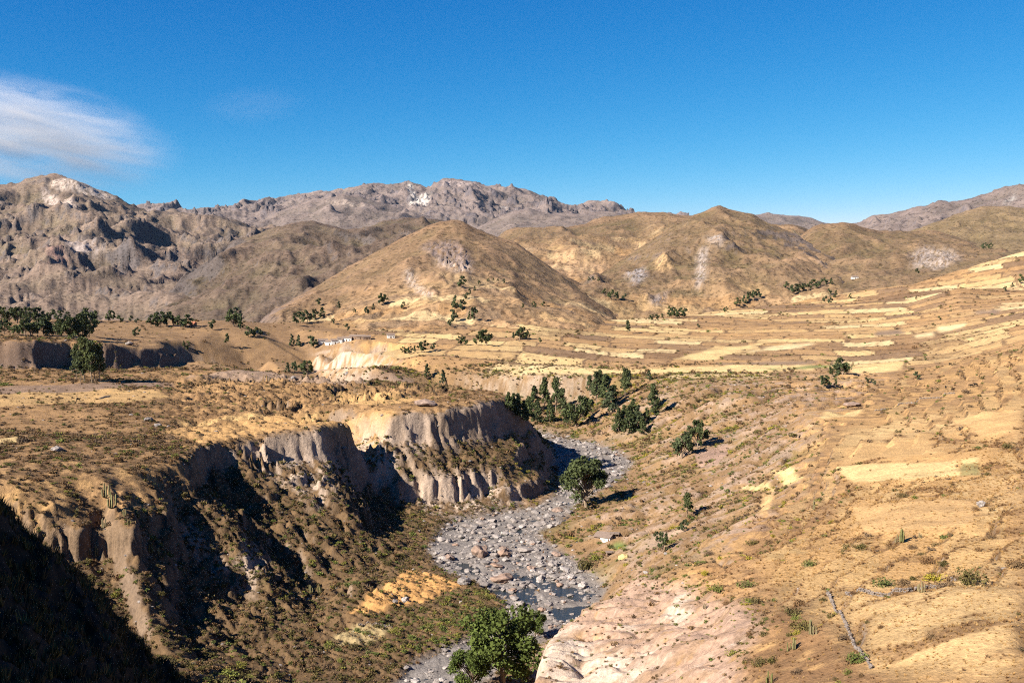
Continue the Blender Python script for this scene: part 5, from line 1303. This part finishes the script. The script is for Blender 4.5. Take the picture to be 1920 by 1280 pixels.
boulder(985, 1036, 32, 'low wide grey boulder on the pale gravel bar', GB, .4, None, 1.2)
boulder(975, 1136, 20, 'dark boulder above the foreground tree crown', GB, .7)
boulder(960, 1112, 20, 'pinkish boulder above the foreground tree crown', GB, .7, M_rock2)
boulder(1045, 960, 24, 'brown boulder where the river narrows', GB, .6, M_rock2)
boulder(1066, 963, 18, 'pale boulder beside the big round tree', GB, .6)
boulder(796, 762, 40, 'broad tan rock dome on the rim of the plateau', None, .6, M_rock2, 1.1)
boulder(740, 1130, 13, 'left of two pale boulders on the orange terrace', None, .8)
boulder(760, 1128, 17, 'right of two pale boulders on the orange terrace', None, .8)
boulder(105, 846, 24, 'pale grey rock outcrop on the left plateau', None, .7, None)
boulder(277, 790, 18, 'small dark rock on the knoll of the left plateau', None, .8)
boulder(295, 800, 14, 'second small rock on the knoll of the left plateau', None, .8)
boulder(550, 710, 12, 'small pale rock at the far side of the plateau', None, .8)
boulder(1150, 768, 10, 'small rock among the river bend trees', None, .8)
boulder(1600, 762, 36, 'long low pinkish rock in the grass below the right trees', None, .35, M_rock2, 1.0)
boulder(1842, 950, 18, 'grey stone heap in the golden grass at right', None, 1.1)
boulder(122, 639, 6, 'small rock on the cliff top at left', None, .8)
boulder(240, 647, 14, 'grey rock on top of the dark left cliff', None, .9)
boulder(650, 702, 9, 'small rock at the foot of the pale cliff', None, 1.0)
nb_ = 0; tries = 0; MADE = []
W10 = 'orange terrace tip|foreground tree crown|blue pool|brown pool|largest brown boulder|gravel bar|white hut|big round tree|pale cliff foot|upper river bend|narrow blue water|long sloping boulder|upright dark boulder|flat tan boulder|left bank bushes|river narrows|right bank reeds|shaded pool above|low wide boulder|distant bend trees'.split('|')
W10P = [(845, 1090), (950, 1180), (1070, 1150), (880, 1060), (905, 1030), (1000, 1050), (1130, 1010), (1095, 930), (900, 960), (1150, 870), (1040, 1105), (940, 1085), (1014, 1085), (930, 1060), (815, 1030), (1050, 955), (1090, 1070), (930, 1005), (985, 1032), (1080, 835)]
while nb_ < 190 and tries < 4000:
    tries += 1
    x, y = rnd.uniform(790, 1190), rnd.uniform(815, 1200)
    h = near_layer.hit(x, y)
    if not h: continue
    j = np.searchsorted(YR, h[1]); i = np.searchsorted(AC, h[0] / h[1])
    if riverS[min(j, NROW - 1), min(i, NCOL - 1)] < .8: continue
    w = min(18, 5.0 + rnd.expovariate(1 / 3.2)) * (420 / h[1]) ** .8
    k = min(range(20), key=lambda q: (W10P[q][0] - x) ** 2 + (W10P[q][1] - y) ** 2)
    dx, dy = x - W10P[k][0], y - W10P[k][1]
    side = ('right of' if dx > 0 else 'left of') if abs(dx) > abs(dy) else ('in front of' if dy > 0 else 'behind')
    big = 'large' if w > 13 else 'middling' if w > 9 else 'small'
    ob = boulder(x, y, w, '%s grey river boulder %s the %s' % (big, side, W10[k]), 'grey boulders of the river bed', rnd.uniform(.5, .9), M_rock if rnd.random() < .8 else M_rock2, rnd.uniform(.9, 1.3)); nb_ += 1; MADE.append((ob, x))
single_out(MADE, 'boulder', 'boulders')

# ------------------------------------------------------------------ shrubs that stand out
def shrub(px, py, wpx, k, label, group=None, tall=.8):
    p = at(px, py); d = p.y * CP - p.z * SP; r = wpx * d / F * .5
    o = bpy.data.objects.new('shrub', rnd.choice(shrub_data(k, True))); COL.objects.link(o)
    o.location = (p.x, p.y, p.z - .1); o.scale = (r, r, r * tall * 1.25); o.rotation_euler = (0, 0, rnd.uniform(0, 6.28))
    return tag(o, label, 'shrub', group)
shrub(1656, 1098, 46, 2, 'bright green shrub behind the left end of the stone wall', None, .7)
shrub(1700, 1096, 42, 0, 'brown shrub behind the middle of the stone wall', None, .65)
shrub(1752, 1088, 46, 'yellow', 'yellow green shrub behind the stone wall', None, .75)
shrub(1786, 1086, 44, 0, 'dark brown shrub between the yellow and dark green ones', None, .75)
shrub(1822, 1094, 66, 1, 'large dark green shrub at the right end of the stone wall', None, .85)
shrub(1905, 1062, 50, 0, 'broad brown shrub at the right edge above the golden field', None, .6)
shrub(1518, 1060, 36, 2, 'round green shrub in the grass above the corner wall', None, .6)
shrub(1616, 1028, 40, 1, 'low olive shrub in the middle of the golden slope', None, .5)
shrub(1485, 1150, 46, 1, 'yellowish olive shrub above the column cactus', None, .8)
shrub(1500, 1178, 56, 1, 'large olive shrub beside the column cactus', None, .8)
shrub(1432, 1190, 26, 1, 'small yellow olive shrub on the edge of the bare slope', None, .8)
shrub(1372, 1228, 30, 2, 'green shrub in the middle of the bare pink slope', None, 1.0)
shrub(1425, 1245, 40, 1, 'pale olive shrub low on the bare pink slope', None, .7)
shrub(1450, 1240, 30, 1, 'dark rounded shrub right of the pale olive one', None, .9)
shrub(1350, 1105, 42, 2, 'fresh green shrub at the top of the bare slope', None, .6)
shrub(1400, 1100, 46, 2, 'leafy green shrub patch on the slope rim', None, .5)
shrub(1318, 1075, 26, 'yellow', 'small yellow shrub on the slope rim', None, .7)
shrub(1425, 1130, 38, 1, 'dark spiky shrub at the rim above the bare slope', None, .9)
shrub(1312, 1122, 16, 2, 'tiny green shrub at the edge of the white scar', None, 1.0)
shrub(1110, 1228, 13, 1, 'tiny shrub low on the white part of the bare slope', None, .8)
shrub(1205, 1232, 12, 1, 'tiny shrub in the middle of the white part of the slope', None, .8)
shrub(1163, 1172, 12, 2, 'tiny green shrub on the crest of the bare slope', None, .8)
shrub(1890, 840, 26, 1, 'dark forked bush at the right edge of the straw field', None, 1.1)
shrub(1835, 842, 26, 2, 'green bush left of the dark forked bush', None, .6)
shrub(8, 722, 30, 2, 'green bush at the left edge of the plateau', None, .6)
shrub(1560, 698, 20, 1, 'olive bush left of the tall trees amid the right fields', None, .7)
shrub(1100, 1062, 46, 1, 'tall reed like bush on the river bank below the white hut', None, 1.0)
shrub(1120, 1048, 26, 2, 'green bush just below the white hut', None, 1.0)
shrub(1208, 982, 12, 0, 'reddish bush up the slope from the hut', None, .6)

# ------------------------------------------------------------------ cacti
def cactus_mesh(seed, arms):
    r = random.Random(seed); bm = bmesh.new()
    for k in range(arms):
        a = 6.28 * k / arms + r.uniform(-.4, .4); q = 0 if k == 0 else r.uniform(.12, .34)
        x, y, h = q * math.cos(a), q * math.sin(a), r.uniform(.55, 1.0) if k else 1.0
        R1 = .055
        P = [(x * .2, y * .2, 0), (x * .85, y * .85, .10), (x, y, .22), (x * 1.02, y * 1.02, h * .9), (x * 1.02, y * 1.02, h)]
        n = 10; rings = []
        for i, p in enumerate(P):
            rr = R1 * (.8, .95, 1, .9, .35)[i]
            rings.append([bm.verts.new((p[0] + math.cos(6.283 * j / n) * rr * (1 if j % 2 else .74), p[1] + math.sin(6.283 * j / n) * rr * (1 if j % 2 else .74), p[2])) for j in range(n)])
        for i in range(4):
            for j in range(n): bm.faces.new((rings[i][j], rings[i][(j + 1) % n], rings[i + 1][(j + 1) % n], rings[i + 1][j]))
        bm.faces.new(rings[-1])
    me_ = to_mesh(bm, 'cactus'); me_.materials.append(M_cactus); return me_
CACT = [cactus_mesh(s, n) for s, n in ((1, 6), (2, 4), (3, 8), (4, 3))]
CL = [(196, 932, 36, 'tall cactus at the top left of the left slope'), (208, 952, 42, 'largest many armed cactus on the left slope'), (193, 990, 26, 'lone cactus below the largest one on the left slope'), (232, 968, 20, 'cactus right of the largest one on the left slope'), (240, 985, 16, 'pale cactus right of the largest one on the left slope'), (258, 970, 18, 'small cactus on the upper left slope'),
      (168, 1040, 18, 'left of two green cacti above the dark near slope'), (180, 1042, 26, 'right of two green cacti above the dark near slope'), (285, 1035, 24, 'cactus in the middle of the left slope'), (298, 1040, 20, 'cactus beside the one in the middle of the left slope'), (145, 960, 12, 'tiny cactus near the dark upper bushes'), (582, 1112, 22, 'cactus at the lower end of the shadow gully'), (600, 1112, 18, 'second cactus at the lower end of the shadow gully'),
      (1690, 1016, 30, 'tall column cactus in the golden field'), (1682, 1018, 20, 'short column cactus left of the tall one'), (1725, 1008, 12, 'small cactus stump right of the tall one in the golden field'), (1518, 1188, 32, 'bright column cactus beside the large olive shrub'), (1525, 1190, 22, 'dry cactus column right of the bright one'), (1488, 1216, 26, 'pale dead cactus below the olive shrubs'), (1476, 1220, 20, 'short pale cactus at the rim of the bare slope'), (1728, 1110, 24, 'thin cactus behind the stone wall'), (1440, 1282, 30, 'dead cactus at the bottom edge above the bare slope'), (1525, 955, 20, 'cactus on the rim below the straw field'), (1320, 1140, 14, 'cactus near the white scar of the bare slope')]
for x, y, h, lb in CL:
    p = at(x, y); s = h * (p.y * CP - p.z * SP) / F * (.78 if x < 700 else .9)
    o = bpy.data.objects.new('column_cactus', rnd.choice(CACT)); COL.objects.link(o); o.location = (p.x, p.y, p.z - .05); o.scale = (s * 1.1, s * 1.1, s); o.rotation_euler = (0, 0, rnd.uniform(0, 6))
    tag(o, lb, 'cactus', 'column cacti')

# ------------------------------------------------------------------ dry stone walls, every stone a piece of its own
WST = [rock_mesh('stone', 60 + i, 1, .8, .25) for i in range(4)]
M_wall = ramp_mat('wall_stone', [(0.20, 0.165, 0.14), (0.28, 0.23, 0.20), (0.24, 0.19, 0.16)], noise=.4)
for w_ in WST: w_.materials.append(M_wall)
def stone_wall(path, label, courses=3, size=.24, gap=1.15):
    P = [at(*q) for q in path]; root = empty('stone_wall', P[0]); tag(root, label, 'stone wall')
    S_ = resample([tuple(p) for p in P], max(2, int(sum((P[i + 1] - P[i]).length for i in range(len(P) - 1)) / (size * gap))))
    n = 0
    for c in range(courses):
        for i, q in enumerate(S_):
            if n >= 290: return root
            if c and rnd.random() < .2: continue
            gz = ground_z(q[0], q[1])
            o = part('stone', rnd.choice(WST), root)
            s = size * rnd.uniform(.55, 1.1)
            o.location = Vector((q[0] + rnd.uniform(-.12, .12), q[1] + rnd.uniform(-.15, .15), gz + .1 + c * size * .75)) - P[0]
            o.scale = (s, s * .8, s * .75); o.rotation_euler = (rnd.uniform(-.3, .3), rnd.uniform(-.3, .3), rnd.uniform(0, 6.28)); n += 1
    return root
stone_wall([(1586, 1114), (1640, 1116), (1700, 1110), (1745, 1102), (1790, 1089)], 'low dry stone wall along the top of the golden field')
stone_wall([(1552, 1112), (1575, 1148), (1592, 1185), (1612, 1222), (1634, 1252)], 'crumbling stone wall running down beside the golden field')
stone_wall([(1640, 770), (1690, 757), (1740, 747), (1790, 738)], 'distant stone wall with bushes across the right terraces', 2, .5)
stone_wall([(186, 748), (196, 745), (206, 743)], 'short dark stone wall on the left plateau', 2, .5)
stone_wall([(672, 1172), (700, 1170), (735, 1176)], 'little stone wall round the small lower field', 2, .3)

# ------------------------------------------------------------------ white hut, shed, shelter, straw
M_white = ramp_mat('whitewash', [(0.80, 0.76, 0.70), (0.78, 0.74, 0.68)], grain=.1)
M_thatch = ramp_mat('weathered_roof', [(0.24, 0.175, 0.135), (0.26, 0.19, 0.15)], grain=.4, gscale=4)
M_wood = ramp_mat('old_wood', [(0.13, 0.075, 0.045), (0.15, 0.09, 0.05)])
M_adobe = ramp_mat('mud_brick', [(0.30, 0.20, 0.14), (0.33, 0.23, 0.16)])
M_straw = ramp_mat('straw', [(0.66, 0.50, 0.22), (0.62, 0.46, 0.2)], noise=.6, gscale=6)
def bx(bm, x0, x1, y0, y1, z0, z1, z1b=None):
    z1b = z1 if z1b is None else z1b
    v = [bm.verts.new(p) for p in ((x0, y0, z0), (x1, y0, z0), (x1, y1, z0), (x0, y1, z0), (x0, y0, z1), (x1, y0, z1), (x1, y1, z1b), (x0, y1, z1b))]
    for f in ((3, 2, 1, 0), (4, 5, 6, 7), (0, 1, 5, 4), (1, 2, 6, 5), (2, 3, 7, 6), (3, 0, 4, 7)): bm.faces.new([v[i] for i in f])
def boxes(name, parent, mat, *bs):
    bm = bmesh.new()
    for b_ in bs: bx(bm, *b_)
    return part(name, to_mesh(bm, name), parent, mat)
p = at(1130, 1016); K = (p.y * CP - p.z * SP) / F
hut = empty('hut', (p.x, p.y, p.z - .15), R(-30)); tag(hut, 'small whitewashed hut with a low brown roof on the slope', 'hut')
boxes('wall', hut, M_white, (-1.0, 2.75, 0, 3.0, 0, 1.95, 2.35)); boxes('wall', hut, M_adobe, (-3.4, -1.0, .3, 3.0, 0, 1.7, 2.2))
rf = boxes('roof', hut, M_thatch, (-3.7, 3.05, -.35, 3.4, 1.99, 2.2, 2.75))
for v in rf.data.vertices:
    if v.co.z > 1.95: v.co.z += .13 * (v.co.y + .35) - (.28 if v.co.x < -3 else 0)
dr = boxes('door', hut, M_wood, (1.95, 2.45, -.04, .02, .1, 1.6)); boxes('handle', dr, M_white, (2.36, 2.41, -.08, -.04, .8, .9))
boxes('window', hut, M_wood, (.3, .75, -.03, .02, .9, 1.35))
p = at(1153, 1009)
shed = empty('open_shed', (p.x, p.y, p.z - .1), R(-10)); tag(shed, 'open shed with brown roof on posts behind the white hut', 'shed')
for x, y in ((-1.6, 0), (1.2, 0), (-1.6, 1.7), (1.2, 1.7)): boxes('post', shed, M_wood, (x - .07, x + .07, y - .07, y + .07, 0, 1.65))
boxes('roof', shed, M_thatch, (-1.9, 1.5, -.3, 2.0, 1.66, 1.8, 1.95)); boxes('back_wall', shed, M_adobe, (-1.5, 1.1, 1.8, 1.9, 0, 1.6))
p = at(1144, 1041)
shel = empty('animal_shelter', (p.x, p.y, p.z - .1), R(5)); tag(shel, 'tiny dark animal shelter with flat roof below the white hut', 'shelter')
boxes('wall', shel, M_adobe, (-1.1, -.9, 0, 1.4, 0, 1.0), (.9, 1.1, 0, 1.4, 0, 1.0), (-.9, .9, 1.2, 1.4, 0, 1.0)); boxes('roof', shel, M_thatch, (-1.35, 1.35, -.25, 1.6, 1.01, 1.15, 1.3))
p = at(1170, 1046)
bm = bmesh.new(); bmesh.ops.create_icosphere(bm, subdivisions=3, radius=1)
from mathutils import noise as mn
for v in bm.verts:
    v.co *= 1 + .25 * mn.noise(v.co * 2.2); v.co = Vector((v.co.x * 1.9, v.co.y * 1.5, max(v.co.z, -.2) * 1.25))
so = link('straw_pile', to_mesh(bm, 'straw_pile'), M_straw); so.location = (p.x, p.y, p.z + .1); tag(so, 'heap of pale straw below the green garden of the hut', 'straw pile')

def house(px, py, w, d_, h, rz, label, wall=None, roofm=None):
    p = at(px, py); o = empty('house', (p.x, p.y, p.z - .3), rz); tag(o, label, 'house', 'village houses')
    boxes('wall', o, wall or M_white, (-w / 2, w / 2, 0, d_, 0, h))
    bm = bmesh.new(); e = .4
    v = [bm.verts.new(q) for q in ((-w / 2 - e, -e, h + .02), (w / 2 + e, -e, h + .02), (w / 2 + e, d_ + e, h + .02), (-w / 2 - e, d_ + e, h + .02), (-w / 2 - e, d_ / 2, h + d_ * .32), (w / 2 + e, d_ / 2, h + d_ * .32))]
    for f in ((0, 1, 5, 4), (2, 3, 4, 5), (1, 2, 5), (3, 0, 4), (3, 2, 1, 0)): bm.faces.new([v[i] for i in f])
    part('roof', to_mesh(bm, 'roof'), o, roofm or M_thatch)
    boxes('door', o, M_wood, (-.5, .5, -.04, .02, .1, min(2.0, h - .3))); boxes('window', o, M_wood, (w * .25, w * .25 + .8, -.04, .02, 1, min(1.9, h - .3)))
    return o
VL = [(606, 645, 'leftmost white house of the far village'), (618, 647, 'second white house of the far village'), (629, 645, 'white house at the foot of the village street'), (636, 643, 'white house in the middle of the far village'), (642, 641, 'white house above the village street'), (650, 640, 'white house right of the village middle'), (662, 637, 'house behind the dark village hedge'), (676, 636, 'house at the upper end of the village'), (688, 637, 'rightmost house of the far village')]
for k, (x, y, lb) in enumerate(VL): house(x, y, rnd.uniform(5, 8), 4.5, rnd.uniform(2.6, 3.4), rnd.uniform(-.3, .3), lb, M_white if k < 6 else M_adobe)
house(1604, 523, 9, 5, 3.2, .1, 'single white house below the dark low ridge')
house(355, 613, 8, 5, 3, -.2, 'red roofed house right of the clump under the brown hill', M_adobe, ramp_mat('red_roof', [(0.42, 0.16, 0.09), (0.4, 0.15, 0.09)]))
house(733, 634, 6, 4, 3, .2, 'pale house at the foot of the cone shaped hill')

# ------------------------------------------------------------------ cattle
M_cow = ramp_mat('black_hide', [(0.012, 0.010, 0.009), (0.02, 0.014, 0.01)])
def cow_mesh():
    V = [(-.75, 0, 1.05), (-.2, 0, 1.02), (.45, 0, 1.08), (.8, 0, 1.2), (1.05, 0, 1.25), (1.32, 0, 1.02), (-.7, .2, .95), (-.78, .22, .5), (-.7, .22, 0), (-.7, -.2, .95), (-.78, -.22, .5), (-.7, -.22, 0), (.45, .2, .9), (.45, .22, .45), (.45, .22, 0), (.45, -.2, .9), (.45, -.22, .45), (.45, -.22, 0), (-.95, 0, .95), (-1.0, 0, .45), (1.02, .2, 1.36), (1.02, -.2, 1.36)]
    E = [(0, 1), (1, 2), (2, 3), (3, 4), (4, 5), (0, 6), (6, 7), (7, 8), (0, 9), (9, 10), (10, 11), (2, 12), (12, 13), (13, 14), (2, 15), (15, 16), (16, 17), (0, 18), (18, 19), (4, 20), (4, 21)]
    Rr = [.34, .38, .34, .22, .18, .11, .16, .08, .06, .16, .08, .06, .14, .08, .06, .14, .08, .06, .05, .04, .05, .05]
    me_ = bpy.data.meshes.new('cow'); me_.from_pydata(V, E, []); o = bpy.data.objects.new('cow_skin', me_); COL.objects.link(o)
    o.modifiers.new('skin', 'SKIN'); o.modifiers.new('sub', 'SUBSURF').levels = 1
    for i, v in enumerate(me_.skin_vertices[0].data): v.radius = (Rr[i], Rr[i]); v.use_root = i == 1
    dg = bpy.context.evaluated_depsgraph_get(); out = bpy.data.meshes.new_from_object(o.evaluated_get(dg)); bpy.data.objects.remove(o)
    out.materials.append(M_cow); return out
cm0 = cow_mesh()
for x, y, rz, lb in ((1773, 729, 1.2, 'leftmost black cow grazing on the right terraces'), (1787, 733, .4, 'second black cow from the left on the right terraces'), (1821, 726, 3.0, 'black cow beside the bushy stone wall'), (1829, 724, 2.2, 'rightmost black cow near the bushy stone wall'), (1782, 685, .2, 'black cow on the farther pasture'), (147, 752, .5, 'small dark cow on the left plateau')):
    p = at(x, y); o = bpy.data.objects.new('cow', cm0); COL.objects.link(o); o.location = p; o.rotation_euler = (0, 0, rz); o.scale = (1.05,) * 3
    tag(o, lb, 'cow', 'grazing cattle')
print('things', round(time.time() - T0, 1))

# ------------------------------------------------------------------ cloud and haze
def volume_mat(name, colr, density=None):
    m = bpy.data.materials.new(name); m.use_nodes = True; t = m.node_tree
    for n in list(t.nodes): t.nodes.remove(n)
    out = t.nodes.new('ShaderNodeOutputMaterial'); pv = t.nodes.new('ShaderNodeVolumePrincipled')
    pv.inputs['Color'].default_value = (*colr, 1); t.links.new(pv.outputs[0], out.inputs['Volume'])
    if density is not None: pv.inputs['Density'].default_value = density
    return m, t, pv

def cloud(px0, px1, py0, py1, dist, thick, seed, dens, label, cut=0.5, tilt=0.0):
    """a closed billowing hull; its drops thin out towards the edge"""
    c = Vector(PY((px0 + px1) / 2, (py0 + py1) / 2, dist)); hx = (px1 - px0) / 2 / F * dist; hz = (py1 - py0) / 2 / F * dist
    bm = bmesh.new(); bmesh.ops.create_icosphere(bm, subdivisions=4, radius=1)
    o = link('cloud', to_mesh(bm, 'cloud', True)); o.location = c; o.scale = (hx, thick, hz); o.rotation_euler = (0, tilt, 0)
    m, t, pv = volume_mat('cloud_drops', (0.97, 0.95, 0.95)); N, Lk = t.nodes, t.links
    pv.inputs['Anisotropy'].default_value = 0.2
    tc = N.new('ShaderNodeTexCoord'); mp = N.new('ShaderNodeMapping'); mp.inputs['Location'].default_value = (seed, seed * .3, 0); mp.inputs['Scale'].default_value = (0.9, 1.0, 1.6); mp.inputs['Rotation'].default_value = (0, -.25, 0)
    nz = N.new('ShaderNodeTexNoise'); nz.inputs['Scale'].default_value = 2.6; nz.inputs['Detail'].default_value = 8; nz.inputs['Roughness'].default_value = 0.6; nz.inputs['Distortion'].default_value = 0.8
    Lk.new(tc.outputs['Object'], mp.inputs[0]); Lk.new(mp.outputs[0], nz.inputs['Vector'])
    ln = N.new('ShaderNodeVectorMath'); ln.operation = 'LENGTH'; Lk.new(tc.outputs['Object'], ln.inputs[0])
    fall = N.new('ShaderNodeMapRange'); fall.interpolation_type = 'SMOOTHSTEP'; fall.inputs[1].default_value = 0.35; fall.inputs[2].default_value = 0.97; fall.inputs[3].default_value = 1; fall.inputs[4].default_value = 0
    Lk.new(ln.outputs['Value'], fall.inputs[0])
    mr = N.new('ShaderNodeMapRange'); mr.inputs[1].default_value = cut - .18; mr.inputs[2].default_value = cut + .25; mr.inputs[3].default_value = 0; mr.inputs[4].default_value = dens
    Lk.new(nz.outputs[0], mr.inputs[0]); mu = N.new('ShaderNodeMath'); mu.operation = 'MULTIPLY'; Lk.new(mr.outputs[0], mu.inputs[0]); Lk.new(fall.outputs[0], mu.inputs[1])
    Lk.new(mu.outputs[0], pv.inputs['Density']); o.data.materials.append(m)
    return tag(o, label, 'cloud')
cloud(-360, 380, 120, 370, 14000, 1100, 3.0, 0.0030, 'large thin white cloud trailing in from the left edge', 0.57, R(10))
cloud(350, 600, 155, 240, 14000, 500, 9.0, 0.00013, 'faint small wisp of cloud right of the large one', 0.5, R(-4))
bm = bmesh.new(); bx(bm, -9000, 9000, -400, 12600, -135, 980)
hz_m, _, hz_v = volume_mat('haze_air', (0.5, 0.72, 1.0), 0.45e-5)
hz = link('haze', to_mesh(bm, 'haze'), hz_m); tag(hz, 'thin blue haze in the valley air', 'haze', kind='stuff')
